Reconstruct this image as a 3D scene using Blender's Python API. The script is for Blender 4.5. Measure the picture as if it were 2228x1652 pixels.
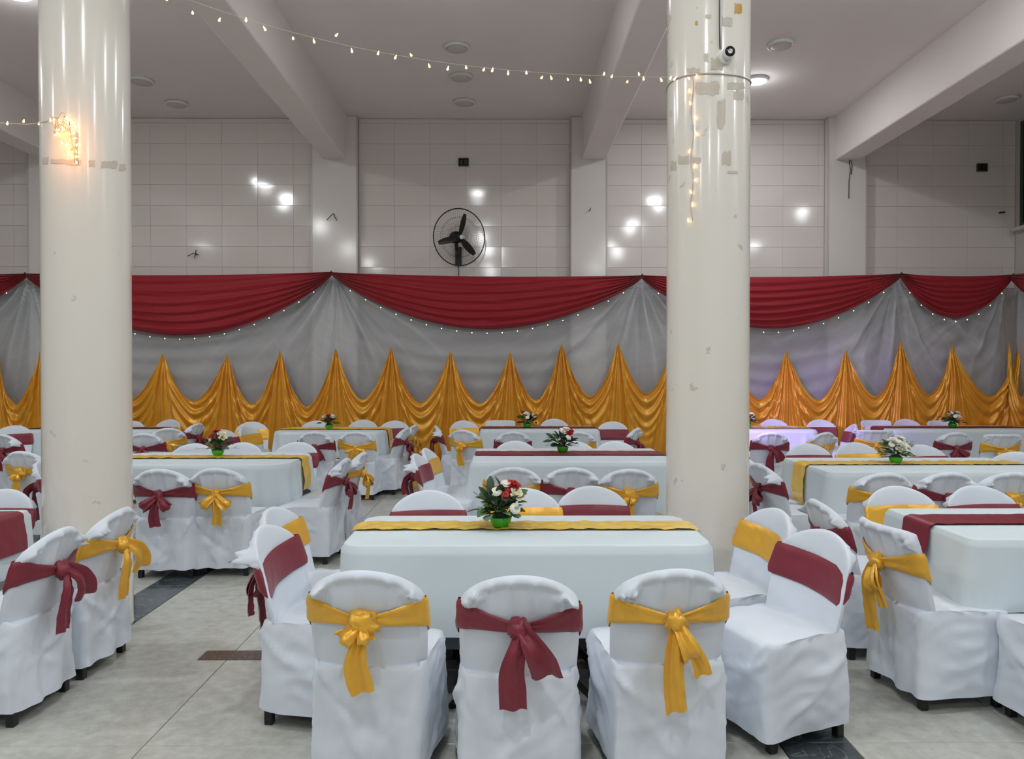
import bpy, math, random
from mathutils import Vector, Matrix, noise as mnoise
for o in list(bpy.data.objects): bpy.data.objects.remove(o, do_unlink=True)
sc = bpy.context.scene
C = sc.collection
R = math.radians
# ------------------------------------------------------------------ camera, world, exposure
CAMH = 1.575
F = 1666.0                       # focal length in pixels of the 2228 x 1652 frame
cam = bpy.data.cameras.new('camera'); cam.sensor_width = 36; cam.lens = F/2228*36; cam.clip_start = .05
camo = bpy.data.objects.new('camera', cam); C.objects.link(camo)
camo.location = (0, 0, CAMH); camo.rotation_euler = (R(90-.65), 0, R(-.48))
sc.camera = camo
w = bpy.data.worlds.new('world'); sc.world = w; w.use_nodes = True
w.node_tree.nodes['Background'].inputs[0].default_value = (.8, .9, 1, 1)
w.node_tree.nodes['Background'].inputs[1].default_value = .02
sc.view_settings.view_transform = 'Standard'; sc.view_settings.look = 'None'
sc.view_settings.gamma = 1; sc.view_settings.use_curve_mapping = False
sc.view_settings.exposure = 0.0
LAMP_W = 42.0                    # power of one lit ceiling lamp
LAMP_COL = (.945, .985, 1.0)

def P(px, py, Y):                # a point of the place at depth Y seen along pixel px, py
    return ((px-1100)/F*Y, Y, CAMH+(807-py)/F*Y)

# ------------------------------------------------------------------ materials
def mat(name, col, rough=.6, metal=0, spec=.5, bump=0, bscale=40, var=0, vscale=6, coat=0, sheen=0, emit=None, estr=0, stretch=None, detail=3):
    m = bpy.data.materials.new(name); m.use_nodes = True
    nt = m.node_tree; b = nt.nodes['Principled BSDF']
    b.inputs['Base Color'].default_value = (*col, 1); b.inputs['Roughness'].default_value = rough
    b.inputs['Metallic'].default_value = metal; b.inputs['Specular IOR Level'].default_value = spec
    b.inputs['Coat Weight'].default_value = coat; b.inputs['Coat Roughness'].default_value = .12
    b.inputs['Sheen Weight'].default_value = sheen
    if emit: b.inputs['Emission Color'].default_value = (*emit, 1); b.inputs['Emission Strength'].default_value = estr
    tc = nt.nodes.new('ShaderNodeTexCoord'); src = tc.outputs['Object']
    if stretch:
        mp = nt.nodes.new('ShaderNodeMapping'); mp.inputs['Scale'].default_value = stretch
        nt.links.new(src, mp.inputs['Vector']); src = mp.outputs['Vector']
    if bump:
        n = nt.nodes.new('ShaderNodeTexNoise'); n.inputs['Scale'].default_value = bscale; n.inputs['Detail'].default_value = detail
        bp = nt.nodes.new('ShaderNodeBump'); bp.inputs['Strength'].default_value = bump; bp.inputs['Distance'].default_value = .01
        nt.links.new(src, n.inputs['Vector']); nt.links.new(n.outputs['Fac'], bp.inputs['Height']); nt.links.new(bp.outputs['Normal'], b.inputs['Normal'])
    if var:
        n2 = nt.nodes.new('ShaderNodeTexNoise'); n2.inputs['Scale'].default_value = vscale; n2.inputs['Detail'].default_value = 5
        mx = nt.nodes.new('ShaderNodeMix'); mx.data_type = 'RGBA'
        mx.inputs['A'].default_value = (*[max(0, c*(1-var)) for c in col], 1); mx.inputs['B'].default_value = (*[min(1, c*(1+var)) for c in col], 1)
        nt.links.new(src, n2.inputs['Vector']); nt.links.new(n2.outputs['Fac'], mx.inputs['Factor']); nt.links.new(mx.outputs['Result'], b.inputs['Base Color'])
    return m

def S(r, g, b):                  # sRGB 0-255 to linear
    return tuple(((c/255)/12.92 if c/255 < .04045 else ((c/255+.055)/1.055)**2.4) for c in (r, g, b))

M = {}
M['ceiling'] = mat('ceiling_paint', S(238, 231, 229), .8, var=.05, vscale=1.2, bump=.05, bscale=60)
M['beam'] = mat('beam_paint', S(240, 233, 230), .7, var=.04, vscale=1.5)
M['plain'] = mat('plain_wall', S(205, 202, 198), .6)
M['grout'] = mat('wall_grout', S(196, 188, 183), .8)
M['wtile'] = mat('wall_tile', S(222, 214, 209), .09, spec=.5, var=.035, vscale=2.5, bump=.03, bscale=3)
M['marble'] = mat('pilaster_slab', S(224, 218, 213), .12, var=.05, vscale=1.6)
M['seam'] = mat('corner_seam', S(196, 192, 186), .2)
M['cover'] = mat('cover_fabric', S(221, 229, 240), .75, sheen=.15, bump=.12, bscale=700, var=.015, vscale=8)
def wrinkles(m, scale, strength):
    nt = m.node_tree; b = nt.nodes['Principled BSDF']; old = b.inputs['Normal'].links[0].from_node
    tc = nt.nodes.new('ShaderNodeTexCoord'); n = nt.nodes.new('ShaderNodeTexNoise'); n.noise_type = 'RIDGED_MULTIFRACTAL'
    n.inputs['Scale'].default_value = scale; n.inputs['Detail'].default_value = 3; n.inputs['Distortion'].default_value = .8; n.inputs['Roughness'].default_value = .45
    mp = nt.nodes.new('ShaderNodeMapping'); mp.inputs['Scale'].default_value = (1, 1, .55); mp.inputs['Rotation'].default_value = (.3, .5, .2)
    bp = nt.nodes.new('ShaderNodeBump'); bp.inputs['Strength'].default_value = strength; bp.inputs['Distance'].default_value = .012
    nt.links.new(tc.outputs['Object'], mp.inputs[0]); nt.links.new(mp.outputs[0], n.inputs['Vector']); nt.links.new(n.outputs['Fac'], bp.inputs['Height'])
    nt.links.new(bp.outputs['Normal'], old.inputs['Normal'])
wrinkles(M['cover'], 5.0, .5)
M['cloth'] = mat('table_linen', S(214, 227, 233), .75, sheen=.15, bump=.1, bscale=700, var=.012, vscale=4)
M['gold_sash'] = mat('gold_satin', S(238, 180, 54), .33, metal=.22, spec=.6, sheen=.2, bump=.35, bscale=22, var=.1, vscale=12)
M['red_sash'] = mat('maroon_satin', S(128, 36, 54), .42, spec=.45, sheen=.15, bump=.25, bscale=18, var=.1, vscale=12)
M['gold_runner'] = mat('gold_runner_satin', S(255, 210, 92), .25, metal=.12, spec=1.0, bump=1.0, bscale=9, var=.08, vscale=9)
M['red_runner'] = mat('maroon_runner_satin', S(128, 34, 52), .38, spec=.5, bump=.2, bscale=10, var=.08, vscale=9)
M['gold_drape'] = mat('gold_drape_satin', S(230, 164, 44), .34, metal=.25, spec=.6, sheen=.15, bump=.3, bscale=9, var=.12, vscale=5)
M['red_drape'] = mat('red_drape_fabric', S(150, 24, 38), .6, spec=.3, sheen=.2, bump=.1, bscale=60, var=.06, vscale=4)
M['black'] = mat('black_metal', S(26, 28, 30), .4, var=.1)
M['blackp'] = mat('black_plastic', S(24, 26, 28), .45)
M['fan_metal'] = mat('fan_metal', S(44, 42, 40), .35, metal=.4)
M['wood'] = mat('table_board', S(96, 84, 74), .6, var=.2, vscale=8)
M['bowl'] = mat('green_bowl', S(38, 178, 30), .2, spec=.6, coat=.4)
M['leaf'] = mat('leaf_green', S(76, 108, 58), .45, var=.25, vscale=30)
M['leaf2'] = mat('eucalyptus_green', S(112, 140, 116), .55, var=.15, vscale=30)
M['leaf3'] = mat('dark_leaf_green', S(44, 70, 40), .4, var=.25, vscale=30)
M['twig'] = mat('twig_brown', S(70, 66, 50), .7)
M['petalw'] = mat('white_petal', S(240, 238, 226), .6, var=.03, vscale=40)
M['petalc'] = mat('cream_petal', S(236, 230, 200), .6, var=.05, vscale=40)
M['petalr'] = mat('red_petal', S(178, 22, 26), .5, var=.15, vscale=40)
M['disc'] = mat('flower_centre', S(190, 190, 90), .7)
M['white_plastic'] = mat('white_plastic', S(225, 225, 222), .3)
M['glass_dark'] = mat('dark_lens', S(12, 12, 14), .08)
M['diffuser_off'] = mat('lamp_diffuser_off', S(205, 200, 198), .45)
M['diffuser_on'] = mat('lamp_diffuser_lit', S(240, 240, 240), .4, emit=(1, .99, .98), estr=22)
M['bulb'] = mat('fairy_bulb_lit', S(255, 220, 170), .3, emit=(1, .50, .16), estr=5)
M['bulbw'] = mat('fairy_led_lit', S(255, 240, 225), .3, emit=(1, .82, .66), estr=5)
M['wire'] = mat('clear_wire', S(188, 182, 172), .3)
M['ledp'] = mat('purple_led_lit', S(120, 80, 255), .3, emit=(.35, .22, 1), estr=12)
M['greenglass'] = mat('green_window_glass', S(18, 44, 24), .12)
M['frame'] = mat('window_frame_paint', S(60, 72, 60), .5)
for k in ('bulb', 'bulbw', 'ledp'):
    M[k].cycles.emission_sampling = 'NONE'

def floor_mat(name, a, b, scale, vein=None, rough=.22):
    m = mat(name, a, rough, spec=.5); nt = m.node_tree; bs = nt.nodes['Principled BSDF']
    tc = nt.nodes.new('ShaderNodeTexCoord'); oi = nt.nodes.new('ShaderNodeObjectInfo')
    ad = nt.nodes.new('ShaderNodeVectorMath'); ad.operation = 'MULTIPLY_ADD'
    ad.inputs[1].default_value = (1, 1, 1)
    cmb = nt.nodes.new('ShaderNodeCombineXYZ')
    ml = nt.nodes.new('ShaderNodeMath'); ml.operation = 'MULTIPLY'; ml.inputs[1].default_value = 37
    nt.links.new(oi.outputs['Random'], ml.inputs[0]); nt.links.new(ml.outputs[0], cmb.inputs[0]); nt.links.new(ml.outputs[0], cmb.inputs[1])
    nt.links.new(tc.outputs['Object'], ad.inputs[0]); nt.links.new(cmb.outputs[0], ad.inputs[2])
    n = nt.nodes.new('ShaderNodeTexNoise'); n.inputs['Scale'].default_value = scale; n.inputs['Detail'].default_value = 8; n.inputs['Roughness'].default_value = .65
    cr = nt.nodes.new('ShaderNodeValToRGB'); e = cr.color_ramp.elements
    e[0].position = .3; e[0].color = (*b, 1); e[1].position = .72; e[1].color = (*a, 1)
    nt.links.new(ad.outputs[0], n.inputs['Vector']); nt.links.new(n.outputs['Fac'], cr.inputs[0])
    out = cr.outputs[0]
    if vein:
        v = nt.nodes.new('ShaderNodeTexNoise'); v.inputs['Scale'].default_value = 5; v.inputs['Detail'].default_value = 6; v.inputs['Distortion'].default_value = 1.6
        r2 = nt.nodes.new('ShaderNodeValToRGB'); q = r2.color_ramp.elements
        q[0].position = .485; q[0].color = (0, 0, 0, 1); q[1].position = .5; q[1].color = (1, 1, 1, 1)
        q2 = q.new(.515); q2.color = (0, 0, 0, 1)
        nt.links.new(ad.outputs[0], v.inputs['Vector']); nt.links.new(v.outputs['Fac'], r2.inputs[0])
        mx = nt.nodes.new('ShaderNodeMix'); mx.data_type = 'RGBA'; mx.inputs['B'].default_value = (*vein, 1)
        mm = nt.nodes.new('ShaderNodeMath'); mm.operation = 'MULTIPLY'; mm.inputs[1].default_value = .35
        nt.links.new(r2.outputs[0], mm.inputs[0]); nt.links.new(mm.outputs[0], mx.inputs['Factor']); nt.links.new(out, mx.inputs['A']); out = mx.outputs['Result']
    nt.links.new(out, bs.inputs['Base Color'])
    return m
M['ftile'] = floor_mat('floor_tile', S(203, 204, 197), S(172, 173, 166), 14)
M['fdark'] = floor_mat('dark_marble', S(84, 92, 96), S(52, 60, 64), 6, vein=S(170, 175, 178), rough=.16)
M['fbrown'] = floor_mat('brown_granite', S(112, 94, 88), S(50, 40, 38), 55, rough=.2)
M['fgrout'] = mat('floor_grout', S(120, 116, 110), .8)

def column_mat(name, zb, seed):
    m = mat(name, S(232, 228, 219), .16, spec=.5, coat=.3); nt = m.node_tree; bs = nt.nodes['Principled BSDF']
    tc = nt.nodes.new('ShaderNodeTexCoord'); sp = nt.nodes.new('ShaderNodeSeparateXYZ'); nt.links.new(tc.outputs['Object'], sp.inputs[0])
    def rng(lo, hi, f):          # 1 inside lo..hi of the height, with soft ends
        a = nt.nodes.new('ShaderNodeMapRange'); a.inputs[1].default_value = lo-f; a.inputs[2].default_value = lo
        b = nt.nodes.new('ShaderNodeMapRange'); b.inputs[1].default_value = hi; b.inputs[2].default_value = hi+f; b.inputs[3].default_value = 1; b.inputs[4].default_value = 0
        nt.links.new(sp.outputs[2], a.inputs[0]); nt.links.new(sp.outputs[2], b.inputs[0])
        mm = nt.nodes.new('ShaderNodeMath'); mm.operation = 'MULTIPLY'; nt.links.new(a.outputs[0], mm.inputs[0]); nt.links.new(b.outputs[0], mm.inputs[1]); return mm.outputs[0]
    base = None
    for (lo, hi, f, scale, thr, amt) in zb:
        n = nt.nodes.new('ShaderNodeTexNoise'); n.noise_dimensions = '4D'; n.inputs['W'].default_value = seed+lo; n.inputs['Scale'].default_value = scale; n.inputs['Detail'].default_value = 7
        nt.links.new(tc.outputs['Object'], n.inputs['Vector'])
        g = nt.nodes.new('ShaderNodeMapRange'); g.inputs[1].default_value = thr; g.inputs[2].default_value = thr+.015
        nt.links.new(n.outputs['Fac'], g.inputs[0])
        a = nt.nodes.new('ShaderNodeMath'); a.operation = 'MULTIPLY'; nt.links.new(g.outputs[0], a.inputs[0]); nt.links.new(rng(lo, hi, f), a.inputs[1])
        s = nt.nodes.new('ShaderNodeMath'); s.operation = 'MULTIPLY'; s.inputs[1].default_value = amt; nt.links.new(a.outputs[0], s.inputs[0])
        if base is None: base = s.outputs[0]
        else:
            x = nt.nodes.new('ShaderNodeMath'); x.operation = 'MAXIMUM'; nt.links.new(base, x.inputs[0]); nt.links.new(s.outputs[0], x.inputs[1]); base = x.outputs[0]
    mx = nt.nodes.new('ShaderNodeMix'); mx.data_type = 'RGBA'; mx.inputs['A'].default_value = (*S(232, 228, 219), 1); mx.inputs['B'].default_value = (*S(160, 149, 134), 1)
    nt.links.new(base, mx.inputs['Factor']); nt.links.new(mx.outputs['Result'], bs.inputs['Base Color'])
    return m

def sheer_mat():
    m = bpy.data.materials.new('white_sheer_fabric'); m.use_nodes = True; nt = m.node_tree
    b = nt.nodes['Principled BSDF']; b.inputs['Base Color'].default_value = (*S(214, 219, 224), 1); b.inputs['Roughness'].default_value = .7; b.inputs['Sheen Weight'].default_value = .2
    t = nt.nodes.new('ShaderNodeBsdfTransparent'); tl = nt.nodes.new('ShaderNodeBsdfTranslucent'); tl.inputs[0].default_value = (*S(226, 227, 232), 1)
    at = nt.nodes.new('ShaderNodeAttribute'); at.attribute_name = 'pleat'; mr = nt.nodes.new('ShaderNodeMapRange'); mr.inputs[1].default_value = 0; mr.inputs[2].default_value = 1; mr.inputs[3].default_value = .46; mr.inputs[4].default_value = .06
    m1 = nt.nodes.new('ShaderNodeMixShader'); m1.inputs[0].default_value = .3; m2 = nt.nodes.new('ShaderNodeMixShader'); m2.inputs[0].default_value = .44
    nt.links.new(at.outputs['Fac'], mr.inputs[0]); nt.links.new(mr.outputs[0], m2.inputs[0]); nt.links.new(b.outputs[0], m1.inputs[1]); nt.links.new(tl.outputs[0], m1.inputs[2])
    nt.links.new(m1.outputs[0], m2.inputs[1]); nt.links.new(t.outputs[0], m2.inputs[2]); nt.links.new(m2.outputs[0], nt.nodes['Material Output'].inputs[0])
    return m
M['sheer'] = sheer_mat()

# ------------------------------------------------------------------ helpers
def mesh(name, v, f, smooth=True, m=None):
    me = bpy.data.meshes.new(name); me.from_pydata([tuple(p) for p in v], [], f); me.update()
    if smooth: me.polygons.foreach_set('use_smooth', [True]*len(me.polygons))
    if m is not None: me.materials.append(M[m] if isinstance(m, str) else m)
    return me
def ob(name, me, parent=None, loc=(0, 0, 0), rot=(0, 0, 0), scale=None):
    o = bpy.data.objects.new(name, me); C.objects.link(o)
    o.location = loc; o.rotation_euler = rot
    if scale: o.scale = scale
    if parent: o.parent = parent
    return o
def tag(o, label=None, cat=None, group=None, kind=None):
    if label: o['label'] = label
    if cat: o['category'] = cat
    if group: o['group'] = group
    if kind: o['kind'] = kind
    return o
def empty(name, loc, rz=0):
    o = bpy.data.objects.new(name, None); C.objects.link(o); o.location = loc; o.rotation_euler = (0, 0, rz); o.empty_display_size = .1
    return o
def grid_faces(nu, nv, closed=False, off=0):
    f = []
    for j in range(nv-1):
        for i in range(nu if closed else nu-1):
            a = off+j*nu+i; b = off+j*nu+(i+1) % nu
            f.append((a, b, b+nu, a+nu))
    return f
def box(x0, x1, y0, y1, z0, z1, bev=0):
    if bev <= 0:
        v = [(x, y, z) for z in (z0, z1) for y in (y0, y1) for x in (x0, x1)]
        return v, [(0, 2, 3, 1), (4, 5, 7, 6), (0, 1, 5, 4), (1, 3, 7, 5), (3, 2, 6, 7), (2, 0, 4, 6)]
    b = bev; v = []; f = []
    # bevelled box: three shrunken face pairs
    for z, s in ((z0, -1), (z1, 1)):
        v += [(x0+b, y0+b, z), (x1-b, y0+b, z), (x1-b, y1-b, z), (x0+b, y1-b, z)]
    for y in (y0, y1):
        v += [(x0+b, y, z0+b), (x1-b, y, z0+b), (x1-b, y, z1-b), (x0+b, y, z1-b)]
    for x in (x0, x1):
        v += [(x, y0+b, z0+b), (x, y1-b, z0+b), (x, y1-b, z1-b), (x, y0+b, z1-b)]
    f = [(3, 2, 1, 0), (4, 5, 6, 7), (8, 9, 10, 11), (15, 14, 13, 12), (19, 18, 17, 16), (20, 21, 22, 23)]
    f += [(0, 1, 9, 8), (4, 11, 10, 5), (2, 3, 12, 13), (7, 6, 14, 15), (0, 16, 17, 3), (4, 7, 18, 19), (1, 2, 21, 20), (5, 23, 22, 6), (8, 11, 19, 16), (9, 20, 23, 10), (12, 17, 18, 15), (13, 14, 22, 21)]
    f += [(0, 8, 16), (1, 20, 9), (2, 13, 21), (3, 17, 12), (4, 19, 11), (5, 10, 23), (6, 22, 14), (7, 15, 18)]
    return v, f
class MB:
    def __init__(s): s.v = []; s.f = []
    def add(s, vf, mtx=None):
        v, f = vf; n = len(s.v)
        s.v += [tuple(mtx @ Vector(p)) for p in v] if mtx else list(v)
        s.f += [tuple(i+n for i in q) for q in f]; return s
    def mesh(s, name, m, smooth=False): return mesh(name, s.v, s.f, smooth, m)
def tube(pts, r, n=8, closed=False, taper=None):
    pts = [Vector(p) for p in pts]; v = []; k = len(pts); up = Vector((0, 0, 1)); pn = None
    for i, p in enumerate(pts):
        a = pts[(i-1) % k] if (closed or i > 0) else p; b = pts[(i+1) % k] if (closed or i < k-1) else p
        t = (b-a).normalized()
        if pn is None:
            pn = t.cross(up)
            if pn.length < .1: pn = t.cross(Vector((1, 0, 0)))
        pn = (pn - t*pn.dot(t)).normalized(); bn = t.cross(pn)
        rr = r*(taper[i] if taper else 1)
        for j in range(n):
            q = 2*math.pi*j/n; v.append(p+(pn*math.cos(q)+bn*math.sin(q))*rr)
    f = grid_faces(n, k, True)
    if closed:
        o = (k-1)*n
        f += [(o+i, o+(i+1) % n, (i+1) % n, i) for i in range(n)]
    else:
        f += [tuple(range(n))[::-1], tuple(range((k-1)*n, k*n))]
    return v, f
def lathe(prof, n=32):
    v = [(r*math.cos(2*math.pi*i/n), r*math.sin(2*math.pi*i/n), z) for r, z in prof for i in range(n)]
    f = grid_faces(n, len(prof), True)
    if prof[0][0] > 1e-4: f.append(tuple(range(n))[::-1])
    if prof[-1][0] > 1e-4: f.append(tuple(range((len(prof)-1)*n, len(prof)*n)))
    return v, f
def sm(a, b, x):
    t = max(0, min(1, (x-a)/(b-a))); return t*t*(3-2*t)
def nz(x, y, z): return mnoise.noise(Vector((x, y, z)))

# ------------------------------------------------------------------ the room
YW = 12.2; YP = 12.05; XR = 8.14; XL = -13.0; YB = -8.0; ZC = 5.57; ZBEAM = 4.895
v, f = box(XL, XR, YW, YW+.25, 0, ZC+.3); wb = tag(ob('wall_back', mesh('wall_back', v, f, False, 'grout')), kind='structure')
v, f = box(XR, XR+.25, YB, YW+.25, 0, ZC+.3); wr = tag(ob('wall_right', mesh('wall_right', v, f, False, 'plain')), kind='structure')
v, f = box(XL-.25, XL, YB, YW+.25, 0, ZC+.3); tag(ob('wall_left', mesh('wall_left', v, f, False, 'plain')), kind='structure')
v, f = box(XL-.25, XR+.25, YB-.25, YB, 0, ZC+.3); tag(ob('wall_front', mesh('wall_front', v, f, False, 'plain')), kind='structure')
v, f = box(XL-.25, XR+.25, YB-.25, YW+.25, ZC, ZC+.3); ceil = tag(ob('ceiling', mesh('ceiling', v, f, False, 'ceiling')), kind='structure')
for x0, x1 in ((-11.5, -11.12), (-7.3, -6.94), (-2.86, -2.5), (1.2, 1.57), (5.19, 5.57)):
    v, f = box(x0, x1, YB, YW, ZBEAM, ZC+.01, .012); ob('beam', mesh('beam', v, f, False, 'beam'), ceil)
# pilasters
PIL = [(-7.46, -6.75), (-3.04, -2.33), (1.03, 1.59), (5.08, 5.68)]
for i, (x0, x1) in enumerate(PIL):
    v, f = box(x0, x1, YP, YW+.02, 0, ZC-.001, .008); p = ob('pilaster', mesh('pilaster', v, f, False, 'marble'), wb)
    for x in (x0, x1):
        v, f = box(x-.012, x+.012, YP-.006, YP+.02, 0, ZC-.002, .003); ob('corner_trim', mesh('corner_trim', v, f, False, 'seam'), p)
# wall tiles: each a piece of its own, in the bays above the drapery
TH = .325; TWD = .564
rnd = random.Random(3)
v, f = box(-.5, .5, 0, .012, -.5, .5, .0); 
def tile_mesh(name, wx, wz, th, m):
    b = .002
    v = [(-wx/2, th, -wz/2), (wx/2, th, -wz/2), (wx/2, th, wz/2), (-wx/2, th, wz/2), (-wx/2, b, -wz/2), (wx/2, b, -wz/2), (wx/2, b, wz/2), (-wx/2, b, wz/2),
         (-wx/2+b, 0, -wz/2+b), (wx/2-b, 0, -wz/2+b), (wx/2-b, 0, wz/2-b), (-wx/2+b, 0, wz/2-b)]
    f = [(8, 9, 10, 11)]
    for i in range(4):
        j = (i+1) % 4; f += [(4+i, 4+j, 8+j, 8+i), (i, j, 4+j, 4+i)]
    return mesh(name, v, f, False, m)
tcache = {}
bays = [(-8.9, -7.46), (-6.75, -3.04), (-2.33, 1.03), (1.59, 5.08), (5.68, XR)]
for a, b in bays:
    x = a+.006; first = True
    while x < b-.02:
        wx = min(TWD-.0014, b-.006-x)
        zt = ZC-.006
        for r in range(9):
            th_ = TH if r else .07
            z0 = zt-th_+.0024
            key = (round(wx, 3), th_)
            if key not in tcache: tcache[key] = tile_mesh('wall_tile', wx, th_-.0024, .02, 'wtile')
            ob('tile', tcache[key], wb, (x+wx/2, YW-.014+rnd.uniform(-.0006, .0006), (z0+zt)/2), (R(rnd.gauss(0, .22)), 0, R(rnd.gauss(0, .22))))
            zt -= th_
        x += TWD
# floor tiles
v, f = box(XL-.25, XR+.25, YB-.25, YW+.25, -.25, -.008); fl = tag(ob('floor', mesh('floor', v, f, False, 'fgrout')), kind='structure')
def ftile(x0, x1, y0, y1, m, name):
    g = .0022; wx = x1-x0-2*g; wy = y1-y0-2*g
    key = (m, round(wx, 3), round(wy, 3))
    if key not in tcache:
        b = .0025; v = [(-wx/2, -wy/2, -.02), (wx/2, -wy/2, -.02), (wx/2, wy/2, -.02), (-wx/2, wy/2, -.02), (-wx/2, -wy/2, -b), (wx/2, -wy/2, -b), (wx/2, wy/2, -b), (-wx/2, wy/2, -b),
             (-wx/2+b, -wy/2+b, 0), (wx/2-b, -wy/2+b, 0), (wx/2-b, wy/2-b, 0), (-wx/2+b, wy/2-b, 0)]
        f = [(8, 9, 10, 11)]
        for i in range(4):
            j = (i+1) % 4; f += [(i, j, 4+j, 4+i), (4+i, 4+j, 8+j, 8+i)]
        tcache[key] = mesh(name, v, f, False, m)
    return ob(name, tcache[key], fl, ((x0+x1)/2, (y0+y1)/2, rnd.uniform(0, .0004)))
INL = (-1.681, 1.0, 4.165, 4.31)     # brown granite inlay
strips = [(-6.39, -6.1), (-2.61, -2.32), (1.155, 1.457), (4.93, 5.23)]
segs = [(XL, -6.39), (-6.1, -2.61), (-2.32, 1.155), (1.457, 4.93), (5.23, XR)]
ys = [YB] + [4.815+.8*k for k in range(-3, 10)] + [YW]
for j in range(len(ys)-1):
    y0, y1 = ys[j], ys[j+1]
    vis = y0 >= 2.4
    for s in segs:
        xs = [s[0]]
        if vis:
            while xs[-1]+.8 < s[1]-.05: xs.append(xs[-1]+.8)
        xs.append(s[1])
        for x0, x1 in zip(xs, xs[1:]):
            if vis and (x1 < -.72*y1-.8 or x0 > .72*y1+.8): continue
            if j and y0 < INL[3] and y1 > INL[2] and x1 > INL[0] and x0 < INL[1]:    # cut round the inlay
                if x0 < INL[0]: ftile(x0, INL[0], INL[2], INL[3], 'ftile', 'floor_tile')
                if x1 > INL[1]: ftile(INL[1], x1, INL[2], INL[3], 'ftile', 'floor_tile')
                ftile(x0, x1, y0, INL[2], 'ftile', 'floor_tile'); ftile(x0, x1, INL[3], y1, 'ftile', 'floor_tile')
            else: ftile(x0, x1, y0, y1, 'ftile', 'floor_tile')
    for s in strips:
        if vis and (s[1] < -.72*y1-.3 or s[0] > .72*y1+.3): continue
        ftile(s[0], s[1], y0, y1, 'fdark', 'dark_strip')
xs = [INL[0], -.95, -.2, .5, INL[1]]
for x0, x1 in zip(xs, xs[1:]): ftile(x0, x1, INL[2], INL[3], 'fbrown', 'granite_strip')
# window high on the right wall
wv = tag(ob('window_1', MB().add(box(XR-.03, XR+.01, 9.2, 12.04, 3.84, 3.9)).add(box(XR-.03, XR+.01, 9.2, 12.04, 5.44, 5.5)).add(box(XR-.03, XR+.01, 9.2, 9.26, 3.9, 5.44)).add(box(XR-.03, XR+.01, 11.98, 12.04, 3.9, 5.44)).add(box(XR-.03, XR+.01, 10.58, 10.64, 3.9, 5.44)).mesh('window_1', 'frame')), kind='structure')
for a, b in ((9.26, 10.58), (10.64, 11.98)):
    v, f = box(XR-.016, XR-.004, a, b, 3.9, 5.44); ob('pane', mesh('pane', v, f, False, 'greenglass'), wv)
v, f = box(XR-.12, XR+.01, 9.1, 12.1, 3.78, 3.838, .008); ob('window_sill', mesh('window_sill', v, f, False, 'plain'), wv)

# ------------------------------------------------------------------ columns
COLR = .247
def column(x, y, m, label):
    n = 64; prof = [(COLR+.004, .0), (COLR+.004, .012), (COLR, .016)] + [(COLR, .016+(ZC-.03)*k/12) for k in range(1, 13)]
    v, f = lathe(prof, n)
    o = ob('column', mesh('column', v, f, True, m), None, (x, y, 0)); tag(o, label, 'column')
    return o
m1 = column_mat('cream_gloss_column', [(.3, 2.6, .1, 9, .68, .3)], 3)
m2 = column_mat('cream_gloss_column_taped', [(2.9, 3.4, .1, 8, .64, .25), (.6, 2.85, .1, 11, .66, .4), (3.5, 4.4, .1, 9, .66, .4)], 9)
col1 = column(-2.57, 4.73, m1, 'round cream column at the left with a glowing fairy light bundle')
col2 = column(1.236, 4.68, m2, 'round cream column at the right with a security camera and tape marks')

# ------------------------------------------------------------------ ceiling lamps
v, f = lathe([(.16, 0), (.16, -.03), (.152, -.04), (.135, -.042), (.132, -.03)], 40); LH = mesh('lamp_ring', v, f, True, 'white_plastic')
v, f = lathe([(.133, -.032), (.12, -.042), (.06, -.047), (0.0001, -.048)], 40); LD0 = mesh('lamp_diffuser', v, f, True, 'diffuser_off'); LD1 = mesh('lamp_diffuser_lit', v, f, True, 'diffuser_on')
def lamp(x, y, lit, label, power=1.0, side=.42):
    t = empty('ceiling_lamp', (x, y, ZC)); tag(t, label, 'ceiling lamp', 'round ceiling lamps')
    ob('ring', LH, t); ob('diffuser', LD1 if lit else LD0, t)
    if lit:
        l = bpy.data.lights.new('lamp_light', 'AREA'); l.shape = 'DISK'; l.size = .3; l.energy = LAMP_W*power*.72; l.color = LAMP_COL
        lo = bpy.data.objects.new('lamp_light', l); C.objects.link(lo); lo.parent = t; lo.location = (0, 0, -.06)
        l = bpy.data.lights.new('lamp_side_light', 'POINT'); l.shadow_soft_size = .12; l.energy = LAMP_W*power*side; l.color = LAMP_COL
        lo = bpy.data.objects.new('lamp_side_light', l); C.objects.link(lo); lo.parent = t; lo.location = (0, 0, -.2)
    return t
OFF = [(-.6, 9.47, 'unlit round ceiling lamp, nearest of the three between the middle beams'), (-.6, 10.42, 'unlit round ceiling lamp, middle of the three between the middle beams'),
       (-.61, 11.4, 'unlit round ceiling lamp, farthest of the three between the middle beams'), (-5.0, 10.6, 'unlit round ceiling lamp with white face, right of the left column'),
       (-4.9, 11.5, 'unlit round ceiling lamp nearest the wall, right of the left column'), (3.35, 9.35, 'unlit round ceiling lamp just right of the right column'), (7.35, 11.2, 'dim round ceiling lamp in the far right corner')]
for x, y, lb in OFF: lamp(x, y, False, lb)
ON = [(3.43, 10.5, 'lit round ceiling lamp glowing beside the right column', 1), (-5.15, 8.15, 'lit round ceiling lamp at the top left beside the left column', 1)]
for x, y, lb, pw in ON: lamp(x, y, True, lb, pw, .10)
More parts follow.
